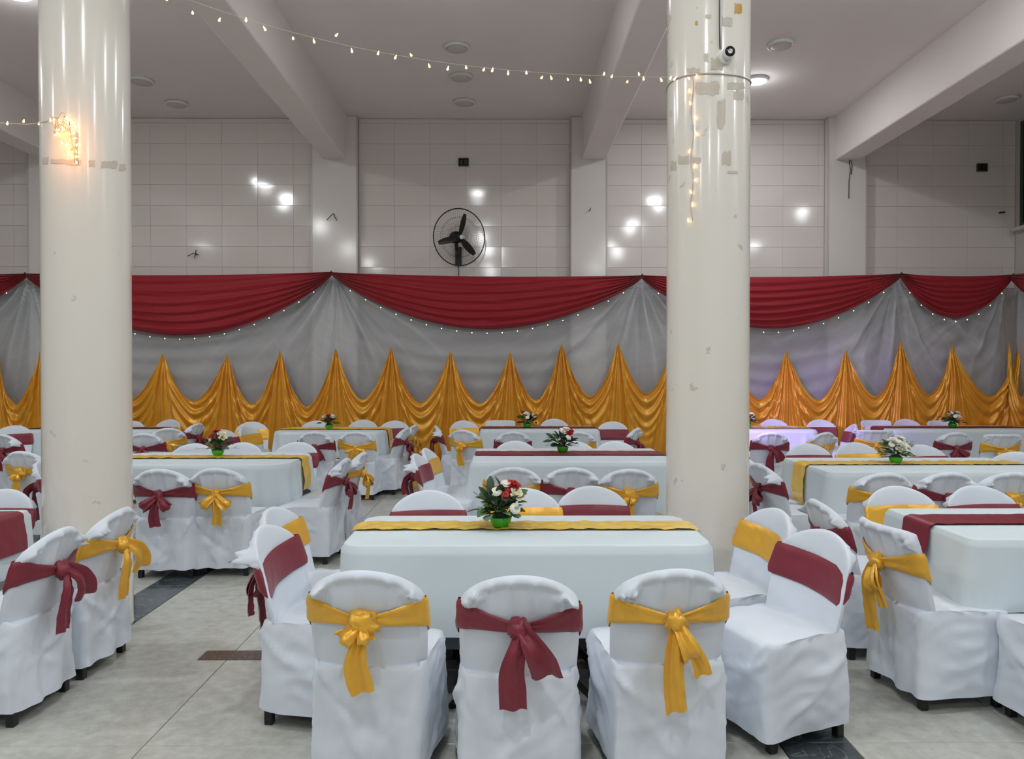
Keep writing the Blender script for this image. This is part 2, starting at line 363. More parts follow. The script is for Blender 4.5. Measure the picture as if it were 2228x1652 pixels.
for x, y, pw in ((3.45, 6.75, 1), (-5.1, 6.75, 1), (-.6, 7.4, .35), (-5.0, 3.4, 1), (-.6, 2.6, 1), (3.45, 3.4, 1), (7.3, 5.6, .5), (7.4, 1.2, 1), (-9.3, 6.75, 1), (-9.3, .4, 1), (-.5, -.1, 1.4), (-5.0, -.4, 1.2), (3.45, -.4, 1.2), (-.55, -4.6, 1.3), (3.4, -4.6, 1.2), (-5.0, -4.6, 1.2)):
    lamp(x, y, True, 'lit round ceiling lamp overhead, above the top of the picture', pw)

# ------------------------------------------------------------------ drapery on the back wall
YD = 11.9
PINS = [(-700, 600), (70, 598), (725, 594), (1395, 600), (1957, 596), (2200, 598)]
LOW = [735, 731, 718, 716, 692]
def WX(px): return (px-1100)/F*YD
def WZ(py): return CAMH+(807-py)/F*YD
def to_back(u, d, z): return (u, YD-d, z)
def to_right(u, d, z): return (7.9-d, 11.85-u, z)        # u runs from the corner towards the viewer
def swag(u0, z0, u1, z1, zlow, seed, tf, label, skew=.5, topsag=.035):
    nu, nv = 110, 70; rr = random.Random(seed); v = []
    ph = [rr.uniform(0, 6.28) for _ in range(6)]; nf = rr.uniform(5.5, 7)
    L = u1-u0
    for j in range(nv):
        t = j/(nv-1)
        for i in range(nu):
            s = i/(nu-1); u = u0+L*s
            e = 4*s*(1-s)                       # 0 at the pins, 1 in the middle
            zl = z0+(z1-z0)*s
            top = zl-topsag*e
            k = s**(math.log(.5)/math.log(skew))
            eb = math.sin(math.pi*k)**.82
            bot = zl-.05-(zl-zlow-.05)*eb
            tt = t+.012*math.sin(3*math.pi*t+ph[0])
            tt = tt+.02*math.sin(2*math.pi*s*1.5+ph[1])*math.sin(math.pi*t)
            z = top+(bot-top)*tt
            env = .25+.75*min(1, e*1.6)
            d = .075+.05*math.sin(math.pi*min(1, t*1.02))**.7*(.4+.6*e)
            wob = .9*nz(s*3, t*2, seed)+.5*math.sin(3*s+ph[2])
            d += .020*env*math.sin(2*math.pi*(nf*t**1.15+wob*.35))*(.45+.55*t)
            d += .008*env*math.sin(2*math.pi*(nf*2.3*t+nz(s*5, t*3, seed+5)))*t
            cr = abs(2*s-1)
            d += .022*sm(.55, .97, cr)*math.sin(2*math.pi*t*7+ph[3])*(1-sm(.97, 1, cr)*.6)
            if t > .96: d *= 1-.35*(t-.96)/.04
            v.append(tf(u, d, z))
    o = ob('swag_valance', mesh('swag_valance', v, grid_faces(nu, nv), True, 'red_drape')); tag(o, label, 'drape', 'red swag valance on the wall')
    return o
sl = ['red swag of drapery at the left picture edge, left of the left column', 'red swag of drapery from behind the left column to the first pin', 'widest red swag of drapery in the middle, under the fan',
      'red swag of drapery partly hidden behind the right column', 'narrow dark red swag of drapery in the right corner']
def low_line(i, s, drop=.055):                  # the lower hem of swag i, where its fairy lights hang
    z0, z1 = WZ(PINS[i][1]), WZ(PINS[i+1][1]); zl = z0+(z1-z0)*s
    return zl-.05-(zl-WZ(LOW[i])-.05)*math.sin(math.pi*s)**.82-drop*math.sin(math.pi*s)**.5
for i in range(5):
    a, b = PINS[i], PINS[i+1]
    swag(WX(a[0]), WZ(a[1]), WX(b[0]), WZ(b[1]), WZ(LOW[i]), 11+i, to_back, sl[i])
swag(.05, WZ(598), 2.9, WZ(598), WZ(700), 31, to_right, 'red swag of drapery on the right wall, at the right picture edge')
# knots at the pins
for i, (px, py) in enumerate(PINS[1:]):
    v, f = lathe([(.0001, .018), (.008, .016), (.012, .008), (.012, -.006), (.008, -.014), (.0001, -.018)], 12)
    o = ob('curtain_pin', mesh('curtain_pin', v, f, True, 'black'), None, (WX(px), YD-.10, WZ(py)+.0))
    tag(o, ['dark curtain pin left of the left column', 'dark curtain pin left of the fan', 'dark curtain pin right of the fan', 'dark curtain pin right of the right column', 'dark curtain pin in the right corner'][i], 'pin', 'pins holding the swags')
# fairy lights along the swag hems
v, f = lathe([(.0001, .008), (.005, .0055), (.0068, 0), (.005, -.0055), (.0001, -.008)], 8); BW = mesh('led', v, f, True, 'bulbw')
fl_lab = ['tiny fairy lights under the red swag at the left picture edge', 'tiny fairy lights under the red swag beside the left column', 'tiny fairy lights under the middle red swag', 'tiny fairy lights under the red swag behind the right column', 'tiny fairy lights under the dark red swag in the right corner']
for i in range(5):
    a, b = WX(PINS[i][0]), WX(PINS[i+1][0]); n = max(9, int((b-a)/.245))
    pts = [(a+(b-a)*s, YD-.055, low_line(i, s)) for s in [k/48 for k in range(2, 47)]]
    vv, ff = tube(pts, .0022, 5)
    o = ob('fairy_light_string', mesh('fairy_light_string', vv, ff, True, 'wire')); tag(o, fl_lab[i], 'string lights', 'fairy lights under the swags')
    for k in range(n):
        s = .035+.93*(k+.5)/n
        x = a+(b-a)*s
        if x < -8.3: continue
        ob('bulb', BW, o, (x, YD-.06, low_line(i, s)))
# sheer white curtain
def sheer(u0, u1, pins, lows, ztop, zbot, tf, label, nu, nv, seed):
    v = []; den = []
    for j in range(nv):
        for i in range(nu):
            u = u0+(u1-u0)*i/(nu-1); z = ztop+(zbot-ztop)*j/(nv-1)
            d = 0; pl = 0
            for k, (pu, pz) in enumerate(pins):
                dx = u-pu; dz = max(.02, pz-z); rr = math.hypot(dx, dz); th = math.atan2(dx, dz)
                wgt = math.exp(-(rr/1.25)**2); far = math.exp(-(rr/1.9)**2)
                pl += far*((1-abs(math.sin(th*6.5+1.7*k+.5*nz(th, rr, k))))**5*1.0+.5*(1-abs(math.sin(th*15+k*2.3+.8*nz(th*2, rr, k))))**4+.35*math.exp(-(rr/.5)**2))
                d += .075*wgt*min(1, rr/.25)*(1.6*(1-abs(math.sin(th*6.5+1.7*k+.5*nz(th, rr, k))))**2.2-.5+.6*math.sin(th*21+k*2.1+.8*nz(th*2, rr*1.5, k)))
            for k in range(len(pins)-1):
                pu, qu = pins[k][0], pins[k+1][0]
                if pu <= u <= qu:
                    s = (u-pu)/(qu-pu); e = 4*s*(1-s)
                    q = z-(pins[k][1]-(.9+.5*s*0)*(e**.7)*.9)
                    d += .016*e*math.sin(q*22+3*nz(s*3, q*1.5, seed+k))*sm(1.7, .9, abs(q)+.2)
            d += .012*nz(u*1.6, z*1.1, seed)
            pl += .10*max(0, 1-abs(nz(u*1.1, z*4.5+u*.8*math.sin(u), seed+7))*6)
            den.append(min(1, pl))
            v.append(tf(u, max(-.125, min(.02, d-.065)), z))
    me = mesh('sheer_curtain', v, grid_faces(nu, nv), True, 'sheer'); me.attributes.new('pleat', 'FLOAT', 'POINT').data.foreach_set('value', den)
    o = ob('sheer_curtain', me); tag(o, label, 'curtain')
wp = [(WX(a), WZ(b)) for a, b in PINS]
sheer(-9.0, WX(2200), wp, LOW, WZ(600), .35, to_back, 'white sheer curtain fanned out below the red swags on the back wall', 900, 130, 4)
sheer(.02, 2.9, [(.05, WZ(598)), (2.9, WZ(598))], LOW, WZ(600), .35, to_right, 'white sheer curtain on the right wall at the right picture edge', 120, 90, 7)
# gold satin drape with peaks
PEAK = [(-240, 760), (-118, 765), (5, 750), (100, 765), (228, 770), (362, 768), (500, 770), (614, 760), (734, 756), (853, 754), (981, 762), (1110, 764), (1221, 745), (1344, 744), (1462, 752), (1585, 758), (1708, 762), (1838, 760), (1957, 738), (2070, 750), (2222, 728)]
VAL = [880, 880, 878, 880, 870, 872, 878, 884, 868, 875, 877, 870, 862, 856, 865, 868, 870, 862, 858, 862]
def gold(peaks, vals, tf, label, seed, nu_per=78, nv=150, zfloor=.015):
    v = []; us = []
    rr = random.Random(seed)
    for k in range(len(peaks)-1):
        for i in range(nu_per):
            # denser near the peaks
            s = i/nu_per; s2 = s-.07*math.sin(2*math.pi*s)*1.0
            us.append((k, s2))
    us.append((len(peaks)-2, 1.0)); nu = len(us)
    ph = [rr.uniform(0, 6.28) for _ in peaks]; fr = [rr.uniform(8.0, 10.5) for _ in peaks]
    for j in range(nv):
        t = j/(nv-1)
        for k, s in us:
            (ua, za), (ub, zb), zv = peaks[k], peaks[k+1], vals[k]
            u = ua+(ub-ua)*s; c = 2*s-1
            zp = za if c < 0 else zb
            top = zv+(zp-zv)*(abs(c)**1.75)
            z = top+(zfloor-top)*(t**1.12)
            q = top-z
            hw = (ub-ua)/2
            # nested U folds between the peaks
            flat = math.exp(-q/.55)
            d = .035+.075*(1-c*c)*math.exp(-((q-.12)/.35)**2)+.05*min(1, q/.6)
            ue = (1-abs(c))
            qq = q+.22*(1-c*c)*(1-math.exp(-q/.5))*0+.10*nz(u*2.1, q*2, seed)
            d += .026*math.sin(2*math.pi*qq/.17+ph[k])*sm(.08, .55, ue)*math.exp(-(q/.55)**2)*sm(0, .05, q)
            d += .022*(math.exp(-(q/.022)**2))*sm(.05, .4, ue)      # rolled upper hem
            # pleats fanning from each peak
            for kk, (pu, pz) in ((k, (ua, za)), (k+1, (ub, zb))):
                dz = pz-z+.06; a = (u-pu)/max(.05, dz)
                lim = .30+.10*math.sin(ph[kk]*3)
                wgt = math.exp(-(a/lim)**4)*sm(0, .12, pz-z)
                d += wgt*(.030*math.cos(2*math.pi*fr[kk]*a*(.62)+ph[kk]+.5*nz(a*3, z*1.3, kk))+.014*math.cos(2*math.pi*fr[kk]*1.55*a+ph[kk]*2+.5*nz(z*1.5, a*2, kk)))*min(1, dz/.35)
                d += .035*math.exp(-((u-pu)/.03)**2)*math.exp(-((pz-z)/.09)**2)
            d += .018*sm(.5, 1.3, q)*math.sin(u*23+2*nz(u*1.2, 0, seed)+ph[k]*.3)
            d += .008*nz(u*5, z*5, seed+2)
            v.append(tf(u, d+.03, z))
    o = ob('gold_drape', mesh('gold_drape', v, grid_faces(nu, nv), True, 'gold_drape')); tag(o, label, 'drape')
gold([(WX(a), WZ(b)) for a, b in PEAK], [WZ(b) for b in VAL], to_back, 'gold satin drape pinned up into peaks along the back wall', 5)
gold([(.0, WZ(735)), (.85, WZ(750)), (1.7, WZ(750)), (2.6, WZ(750))], [WZ(862)]*3, to_right, 'gold satin drape on the right wall at the right picture edge', 8, 50, 90)

# ------------------------------------------------------------------ covered chairs
CH = .845; SEAT = .455
NB = 44; NS = 20
LOOP = []                                        # (px, py, side) round a unit square: back, right, front, left
for i in range(NB): LOOP.append((-1+2*i/NB, -1, 'b'))
for i in range(NS): LOOP.append((1, -1+2*i/NS, 'r'))
for i in range(NB): LOOP.append((1-2*i/NB, 1, 'f'))
for i in range(NS): LOOP.append((-1, 1-2*i/NS, 'l'))
NL = len(LOOP)
def rounded(px, py, p=7):
    s = (abs(px)**p+abs(py)**p)**(-1/p); return px*s, py*s
def dome(sx): return .716+(CH-.716)*max(0, 1-abs(sx*.99)**1.95)**.58
def slab(px, py, h, square=False, th=.036):
    """a point of the backrest: px, py round its loop, h = 0 seat .. 1 top; returns x, y, z and the outward direction"""
    sx, sy = rounded(px, py, 5)
    wv = .217+.006*math.sin(h*3)
    x = wv*sx
    if square: zt = CH-.01-.012*abs(sx)**6
    else: zt = dome(sx)
    z = SEAT+(zt-SEAT)*h
    lean = -.10*(z-SEAT)/(CH-SEAT)
    t = th*math.sqrt(max(.0004, 1-h**9))
    y = .012+lean+.055*(sx*sx)+t*.5*sy
    nrm = Vector((sx**3, sy**3*1.0, 0)); nrm.normalize()
    return Vector((x, y, z)), nrm
def make_cover(seed, square=False, hem=.068, ears=None):
    rr = random.Random(seed); v = []; f = []
    folds = []
    for side in 'brl':
        for _ in range(6 if side == 'b' else 5):
            sg = rr.choice((-1, 1))
            folds.append((side, sg*rr.uniform(.8, 1.0), rr.uniform(.8, 1.0), -sg*rr.uniform(-.3, .7), rr.uniform(.0, .6), rr.uniform(.010, .020), rr.uniform(.010, .022)*(1 if rr.random() < .75 else -.8)))
    KS = 26; e1, e2 = rr.choice((.5, .9, 1.2, 1.5)), rr.choice((.5, .9, 1.2, 1.5)); eo1, eo2 = rr.uniform(-.02, .03), rr.uniform(-.02, .03)
    if ears: e1, e2 = ears
    ph = [rr.uniform(0, 6.28) for _ in range(8)]
    def skirt(px, py, side, h, k):
        sx, sy = rounded(px, py, 9)
        fl = 1-h
        wx = .2205+.006*fl+(.018+.012*fl)*max(0, (sy+1)/2)
        yb = -.008-.016*fl; yf = .445+.02*fl
        x = wx*sx; y = (yb+yf)/2+(yf-yb)/2*sy
        z = hem+(SEAT-hem)*h
        n = Vector((sx**5, sy**5, 0)); n.normalize()
        a = px if side in 'bf' else py
        d = (.002+.012*fl)*nz(k*.09+ph[0], h*1.0, seed)*1.5+.0025*nz(k*.3, h*4, seed+9)
        d += .010*fl*math.sin(k*.33+ph[1]+2*nz(k*.05, h, seed))
        for (s2, a0, h0, a1, h1, wd, am) in folds:
            if s2 == side or (s2 == 'l' and side == 'f'):
                ax, ay = (a1-a0)*.22, (h1-h0)*.39; L2 = ax*ax+ay*ay; qx, qy = (a-a0)*.22, (h-h0)*.39
                tt = max(0, min(1, (qx*ax+qy*ay)/L2)); dd = math.hypot(qx-ax*tt, qy-ay*tt+.03*math.sin(math.pi*tt))
                d += am*math.exp(-(dd/(wd*(.7+1.1*tt)))**2)*math.sin(math.pi*(.10+.85*tt))
        if side in 'rl':
            q = h+.35*(a*a); d += .0042*math.sin(q*30+ph[2]+5*nz(a*1.6, h*2.4, seed))*(1-a*a)*(.3+1.2*abs(nz(a*2, h*3, seed+20)))
        rg = nz(x*6+h*2, y*6+h*3.5, z*3+seed); d += .0035*max(0, 1-abs(rg)*4)**2*sm(0, .15, h)
        rg = nz(x*9-h*3, y*9-h*2, z*6+seed+40); d += .0025*max(0, 1-abs(rg)*4.5)**2
        zz = z+(.010*nz(k*.12, 3.3, seed)*fl)
        if h > .93: d += -.005*sm(.93, 1, h)
        return Vector((x, y, zz))+n*d
    for j in range(KS):
        h = j/(KS-1)
        for k, (px, py, side) in enumerate(LOOP): v.append(skirt(px, py, side, h, k))
    top = v[-NL:]
    KH = 9
    for j in range(1, KH):
        t = j/(KH-1)
        for k, (px, py, side) in enumerate(LOOP):
            a = top[k]; b, n = slab(px, py, 0, square)
            p = a.lerp(b, t)
            if side in 'frl':
                p.z += .012*math.sin(math.pi*min(1, t*1.0))+.006*nz(p.x*14, p.y*14, seed)*math.sin(math.pi*t)
            v.append(p)
    KB = 40
    for j in range(1, KB+1):
        h = j/KB
        for k, (px, py, side) in enumerate(LOOP):
            p, n = slab(px, py, h, square)
            ax = abs(p.x)/.217; sgn = 1 if p.x > 0 else -1
            ee = (e1 if sgn > 0 else e2); off = (eo1 if sgn > 0 else eo2)
            g = sm(.5, .98, ax)*math.exp(-((p.z-(.752+off*.5))/.030)**2) if not square else sm(.5, .95, ax)*math.exp(-((p.z-.80)/.05)**2)*.5
            bk = 1 if side == 'b' else (0 if side == 'f' else sm(.95, -.95, py))
            cr = 1+.9*nz(p.x*22, p.z*26, seed)+.9*nz(p.x*48, p.z*60, seed+3)
            fl = .12+.88*sm(1.0, .84, h)
            p.y -= .075*g*ee*cr*bk*fl-.004*g*nz(p.x*30, p.z*30, seed)*(1-bk); p.x += sgn*.010*g*ee*cr*fl
            p.z -= (.02*ee*nz(p.x*10, 4, seed+1)+.008*ee*ax)*g*bk*fl
            # gathers running down from the top and soft wrinkles
            if side == 'b':
                gg = 1-abs(math.sin(ax*sgn*7+ph[3]+1.4*nz(p.x*4, p.z*2, seed))); d = .020*sm(.5, .85, h)*sm(1.0, .93, h)*gg**3*math.exp(-((ax-.4)/.45)**2)+.014*math.exp(-((h-.945)/.045)**2)
                d += .012*sm(.0, .5, h)*sm(1, .6, h)*nz(p.x*7, p.z*6, seed+5)
                p.y -= d
            elif side == 'f':
                p.y += .005*nz(p.x*9, p.z*7, seed+6)
            v.append(p)
    nv = KS+KH-1+KB
    f = grid_faces(NL, nv, True)
    o = (nv-1)*NL                                 # close the top edge
    fs = NB+NS
    for i in range(NB): 
        f.append((o+i, o+i+1, o+fs+NB-1-i, o+fs+NB-i))
    for i in range(NS//2):
        f.append((o+NB+i, o+NB+i+1, o+NB+NS-i-1, o+NB+NS-i))
        f.append((o+fs+NB+i, o+fs+NB+i+1, o+(fs+NB+NS-i-1), o+((fs+NB+NS-i) % NL)))
    return mesh('chair_cover', v, f, True, 'cover')
def make_band(seed, col, square=False):
    rr = random.Random(seed); v = []; nv = 9; tilt = rr.uniform(-.014, .014); th = .036
    zc = SEAT
    for j in range(nv):
        t = j/(nv-1)
        for k, (px, py, side) in enumerate(LOOP):
            sx, sy = rounded(px, py, 5)
            if side == 'b':
                a = abs(px); lo = .630-.012*a**2; hi = .668+.062*a**1.15
            else:
                e = 1 if side == 'f' else sm(-1, 1, py); lo = .618-.033*e; hi = .730+.004*e
            lo += tilt*sx; hi += tilt*sx
            z = lo+(hi-lo)*t
            zt = (CH-.01) if square else dome(sx)
            h = min(1, (z-SEAT)/(zt-SEAT))
            p, n = slab(px, py, h if h < .97 else .97, square)
            p.z = z
            pinch = (1-abs(px))**2 if side == 'b' else 0
            d = .011+.0035*math.sin(t*9+3*nz(px*2, t*2, seed))*(1 if side == 'b' else .5)+.004*math.sin(math.pi*t)
            if side == 'b': d += .010*pinch+.004*math.sin(t*16)*pinch
            if j in (0, nv-1): d -= .005
            v.append(p+n*d)
    f = grid_faces(NL, nv, True)
    return mesh('sash_band', v, f, True, col)
def ribbon(path, widths, nrm, seed, col, pleat=.006, np_=1.7, nw=9, fold=0, side=None):
    path = [Vector(p) for p in path]
    # resample with Catmull-Rom
    pts = []; wd = []
    for i in range(len(path)-1):
        p0 = path[max(0, i-1)]; p1 = path[i]; p2 = path[i+1]; p3 = path[min(len(path)-1, i+2)]
        for k in range(6):
            t = k/6
            pts.append(.5*((2*p1)+(p2-p0)*t+(2*p0-5*p1+4*p2-p3)*t*t+(3*p1-p0-3*p2+p3)*t**3)); wd.append(widths[i]+(widths[i+1]-widths[i])*t)
    pts.append(path[-1]); wd.append(widths[-1]); v = []
    for i, p in enumerate(pts):
        tg = (pts[min(i+1, len(pts)-1)]-pts[max(i-1, 0)]).normalized()
        sd = tg.cross(Vector(nrm)).normalized() if side is None else (Vector(side)-tg*Vector(side).dot(tg)).normalized()
        nn = sd.cross(tg).normalized()
        for j in range(nw):
            a = 2*j/(nw-1)-1
            gather = .6+.4*min(1, wd[i]/.05)
            d = pleat*math.cos(a*math.pi*np_/2*1.6+seed+.8*nz(i*.2, a, seed))*min(1, wd[i]/.03)+.5*fold*abs(a)*wd[i]+.003*nz(i*.5, a*3, seed+2)
            v.append(p+sd*a*wd[i]/2+nn*d)
    return mesh('sash_piece', v, grid_faces(nw, len(pts)), True, col)
def blob(sx, sy, sz, seed, col, amp=.35):
    v = []; n, mrow = 16, 11
    for j in range(mrow):
        ph = math.pi*j/(mrow-1)
        for i in range(n):
            th = 2*math.pi*i/n; d = Vector((math.sin(ph)*math.cos(th), math.sin(ph)*math.sin(th), math.cos(ph)))
            r = 1+amp*nz(d.x*2+seed, d.y*2, d.z*2)+.1*math.sin(th*5+ph*4+seed)*math.sin(ph)
            v.append((d.x*sx*r, d.y*sy*r, d.z*sz*r))
    return mesh('sash_knot', v, grid_faces(n, mrow, True), True, col)
KY, KZ = -.072, .645                              # where the knot sits on the back
def bow_pieces(kind, col):
    """meshes of knot, loops and tails in the chair's frame (back of the chair is -y)"""
    N = (0, -1, 0); out = []
    def loop(sg, L, droop, wd, sd):
        a = R(droop); dx, dz = sg*math.cos(a), -math.sin(a)
        q = lambda t, y, dn=0: (dx*L*t, y, dz*L*t-dn)
        out.append(('bow_loop', ribbon([q(.02, -.012), q(.35, -.040), q(.75, -.054), q(1.0, -.044), q(1.02, -.026), q(.75, -.014, .006), q(.3, -.012, .004), q(.02, -.01)], [wd*.45, wd*.8, wd*1.05, wd*1.1, wd*1.1, wd, wd*.7, wd*.45], N, sd, col, .006, side=(-dz*sg*sg if sg > 0 else dz, .12, abs(dx)))))
    def tail(pts, wds, sd, pl=.008): out.append(('tail', ribbon(pts, wds, N, sd, col, pl)))
    if kind == 0:      # big loose knot, one broad tail
        out.append(('knot', blob(.054, .036, .042, 2, col, .6)))
        loop(-1, .075, 35, .058, 1); loop(1, .055, 62, .05, 4)
        tail([(0, -.02, -.03), (-.008, -.032, -.08), (-.014, -.028, -.13), (-.005, -.02, -.18), (.006, -.015, -.225)], [.04, .062, .082, .088, .082], 3, .010)
    elif kind == 1:    # small knot, tail down and a flared end to the right
        out.append(('knot', blob(.032, .028, .034, 5, col, .5)))
        out.append(('bow_loop', ribbon([(0, -.012, .012), (.03, -.045, -.02), (.06, -.05, -.07), (.075, -.035, -.115)], [.035, .062, .085, .092], (-.3, -.9, .3), 4, col, .009)))
        tail([(0, -.015, -.01), (-.012, -.03, -.06), (-.022, -.026, -.11), (-.02, -.018, -.16), (-.018, -.013, -.215)], [.03, .055, .07, .076, .076], 6)
    elif kind == 2:    # knot with long hanging tails
        out.append(('knot', blob(.038, .032, .042, 8, col, .5)))
        loop(1, .115, 68, .062, 7)
        tail([(-.005, -.015, -.01), (-.014, -.032, -.08), (-.014, -.024, -.16), (-.008, -.018, -.24), (.0, -.013, -.30)], [.04, .066, .074, .076, .078], 2, .010)
        tail([(.01, -.015, -.01), (.045, -.032, -.07), (.075, -.026, -.13), (.088, -.02, -.175)], [.03, .045, .058, .064], 9)
    elif kind == 3:    # neat bow: two loops, two tails
        out.append(('knot', blob(.024, .024, .026, 4, col, .4)))
        for sg in (-1, 1):
            loop(sg, .105, 14, .058, 3+sg)
            tail([(0, -.015, -.01), (sg*.025, -.03, -.05), (sg*.045, -.024, -.10), (sg*.055, -.016, -.15-.02*sg)], [.024, .044, .06, .066], 6+sg)
    else:              # drooping bow: loops fall to the sides, one tail
        out.append(('knot', blob(.028, .026, .032, 6, col, .45)))
        loop(-1, .10, 46, .056, 0); loop(1, .11, 38, .058, 2)
        tail([(0, -.015, -.01), (.010, -.032, -.07), (.018, -.026, -.13), (.012, -.018, -.185)], [.024, .046, .062, .066], 4)
    return out
COVERS = [make_cover(s, ears=e) for s, e in ((11, (.9, 1.3)), (23, (1.0, 1.2)), (37, (.7, 1.5)), (52, (1.4, .8)), (68, (1.9, 1.5)))]; SQUARE = make_cover(81, True)
COLS = {'g': 'gold_sash', 'm': 'red_sash'}
BANDS = {(c, s): make_band(s+7, COLS[c]) for c in 'gm' for s in range(3)}
BANDSQ = {c: make_band(5, COLS[c], True) for c in 'gm'}
BOWS = {(c, k): bow_pieces(k, COLS[c]) for c in 'gm' for k in range(5)}
v, f = box(-.019, .019, -.019, .019, 0, .22, .004); LEG = mesh('chair_leg', v, f, False, 'blackp')
nch = 0
def chair(x, y, ang, col, label, bow=0, cover=None, grp='covered banquet chairs', mirror=False, stilt=0):
    """x, y of the back of the seat; ang 0 faces the back wall, 90 faces left, 180 faces the viewer, -90 faces right"""
    global nch
    t = empty('banquet_chair', (x, y, 0), R(ang)); tag(t, label, 'chair', grp)
    sq = cover == 'sq'
    cv = SQUARE if sq else COVERS[(nch if cover is None else cover) % len(COVERS)]
    ob('cover', cv, t)
    for lx, ly in ((-.188, .03), (.188, .03), (-.195, .395), (.195, .395)): ob('leg', LEG, t, (lx, ly, 0))
    if col:
        b = ob('sash', BANDSQ[col] if sq else BANDS[(col, nch % 3)], t)
        if stilt:
            a_ = R(stilt); b.rotation_euler = (0, a_, 0); b.location = (-.67*math.sin(a_), 0, .67*(1-math.cos(a_)))
        bs_ = (1.1, 1.3, 1.1, 1.15, 1.25)[bow]
        for nm, me in BOWS[(col, bow)]: ob(nm, me, b, (0, KY-(.014), KZ), scale=(-bs_ if mirror else bs_, bs_, bs_))
    nch += 1
    return t
def chair_px(px, py, ang, col, label, bow=0, cover=None, mirror=False, dy=0):
    """place a chair by where the top of its backrest shows"""
    Y = (CAMH-CH)*F/(py-807)+dy; X = (px-1100)/F*Y; a = R(ang)
    fx, fy = -math.sin(a), math.cos(a)
    return chair(X+.10*fx, Y+.10*fy, ang, col, label, bow, cover, mirror=mirror)

# front centre table
chair_px(785, 1243, -3, 'g', 'chair with gold sash and one broad tail, leftmost before the front table', 0, 0)
chair_px(1131, 1255, 0, 'm', 'chair with maroon sash, middle of the three before the front table', 1, 1)
chair_px(1475, 1241, 3, 'g', 'chair with gold sash and long double tails, rightmost before the front table', 2, 2)
chair_px(935, 1066, 180, 'm', 'chair with maroon sash facing the viewer, left behind the front table', 3, 3)
chair_px(1140, 1062, 182, 'g', 'chair with gold sash facing the viewer behind the front table flowers', 3, 4)
chair_px(1287, 1057, 178, 'm', 'chair with maroon sash facing the viewer, right behind the front table', 1, 0)
chair(1.39, 3.46, 112, 'm', 'chair with maroon sash at the right end of the front table, nearer one', 4, 3, stilt=-8)
chair(1.36, 4.02, 104, 'g', 'chair with gold sash at the right end of the front table, farther one', 4, 1, stilt=-8)
chair(-1.06, 3.60, -97, 'm', 'chair with maroon sash at the left end of the front table, nearer one', 2, 4, stilt=8)
chair(-1.17, 4.08, -98, 'g', 'chair with gold sash at the left end of the front table, farther one', 2, 2, stilt=6)
# front left table
chair(-2.15, 3.58, 88, 'm', 'chair with maroon bow at the left picture edge, in the left foreground', 1, 3)
chair(-2.13, 4.10, 88, 'g', 'chair with gold bow in front of the base of the left column', 1, 2)
chair_px(20, 1062, 180, 'm', 'chair with maroon sash facing the viewer at the left edge, by the column', 1, 1)
# front right table
chair(1.89, 3.71, -84, 'g', 'chair with gold bow at the left end of the front right table, nearer one', 2, 'sq')
chair(1.85, 4.34, -88, 'm', 'chair with maroon bow at the left end of the front right table, farther one', 4, 0)
chair_px(1950, 1058, 180, 'g', 'chair with gold sash facing the viewer behind the front right table corner', 1, 1)
chair_px(2125, 1057, 180, 'm', 'chair with maroon sash facing the viewer behind the front right table, right', 1, 3)
chair(2.50, 3.06, 0, 'm', 'chair cut off by the lower right corner of the picture', 1, 2)
# second row, left table
chair_px(345, 1020, 0, 'm', 'chair with maroon bow beside the left column, back to the viewer', 4, 4, True)
chair_px(469, 1018, 0, 'g', 'chair with gold bow, second right of the left column, back to the viewer', 4, 0)
chair_px(428, 964, 180, 'm', 'white domed chair behind the left flowers, nearest the left column', 1, 1)
chair_px(531, 962, 180, 'g', 'white domed chair just right of the left flowers, behind their table', 1, 2)
chair_px(650, 961, 180, 'm', 'white domed chair at the right corner behind the left second row table', 1, 3)
chair(-1.42, 6.42, 84, 'm', 'chair with maroon bow at the right end of the left second row table', 4, 4)
chair(-1.37, 6.93, 84, 'g', 'chair with gold bow at the right end of the left second row table', 4, 0)
chair_px(46, 981, -10, 'g', 'chair with gold bow left of the left column, back to the viewer', 0, 1)
chair_px(82, 1004, -75, 'm', 'chair with maroon sash half hidden behind the left column', 1, 2)
# second row, middle table
chair_px(1116, 1017, 0, 'g', 'chair with gold sash behind the front table flowers, back to the viewer', 3, 3)
chair_px(1245, 1018, 0, 'm', 'chair with maroon sash before the middle table, back to the viewer', 1, 4)
chair_px(1372, 1021, 0, 'g', 'chair with gold bow left of the right column, back to the viewer', 0, 2)
chair_px(1121, 959, 180, 'g', 'white domed chair behind the left part of the middle table', 1, 0)
chair_px(1248, 960, 180, 'm', 'white domed chair behind the middle table flowers', 1, 1)
chair_px(1338, 960, 180, 'g', 'white domed chair behind the right part of the middle table', 1, 2)
chair(-.72, 6.75, -97, 'm', 'chair with maroon sash at the left end of the middle table, nearer one', 1, 4)
chair(-.68, 7.22, -97, 'g', 'chair with gold sash at the left end of the middle table, farther one', 1, 3)
# second row, right table
chair_px(1935, 1030, 0, 'g', 'chair with gold sash before the right second row table, left one', 3, 0)
chair_px(2077, 1029, 0, 'm', 'chair with maroon sash before the right second row table, middle one', 1, 4)
chair_px(2215, 1029, 0, 'g', 'chair with gold bow at the right picture edge, back to the viewer', 0, 2)
chair_px(1755, 965, 180, 'm', 'white domed chair with maroon band behind the right second row table', 1, 1)
chair_px(1860, 963, 180, 'g', 'white domed chair with gold band behind the right second row table', 1, 2)
chair_px(2005, 968, 180, 'm', 'white domed chair with maroon band right of the white flowers', 1, 3)
chair_px(2226, 984, 112, 'm', 'white domed chair at the right end of the right second row table', 1, 0)
chair(2.08, 6.05, -78, 'm', 'chair with maroon bow at the left end of the right second row table', 4, 4)
chair(2.12, 6.62, -80, 'g', 'chair with gold bow half hidden by the right column', 1, 1)
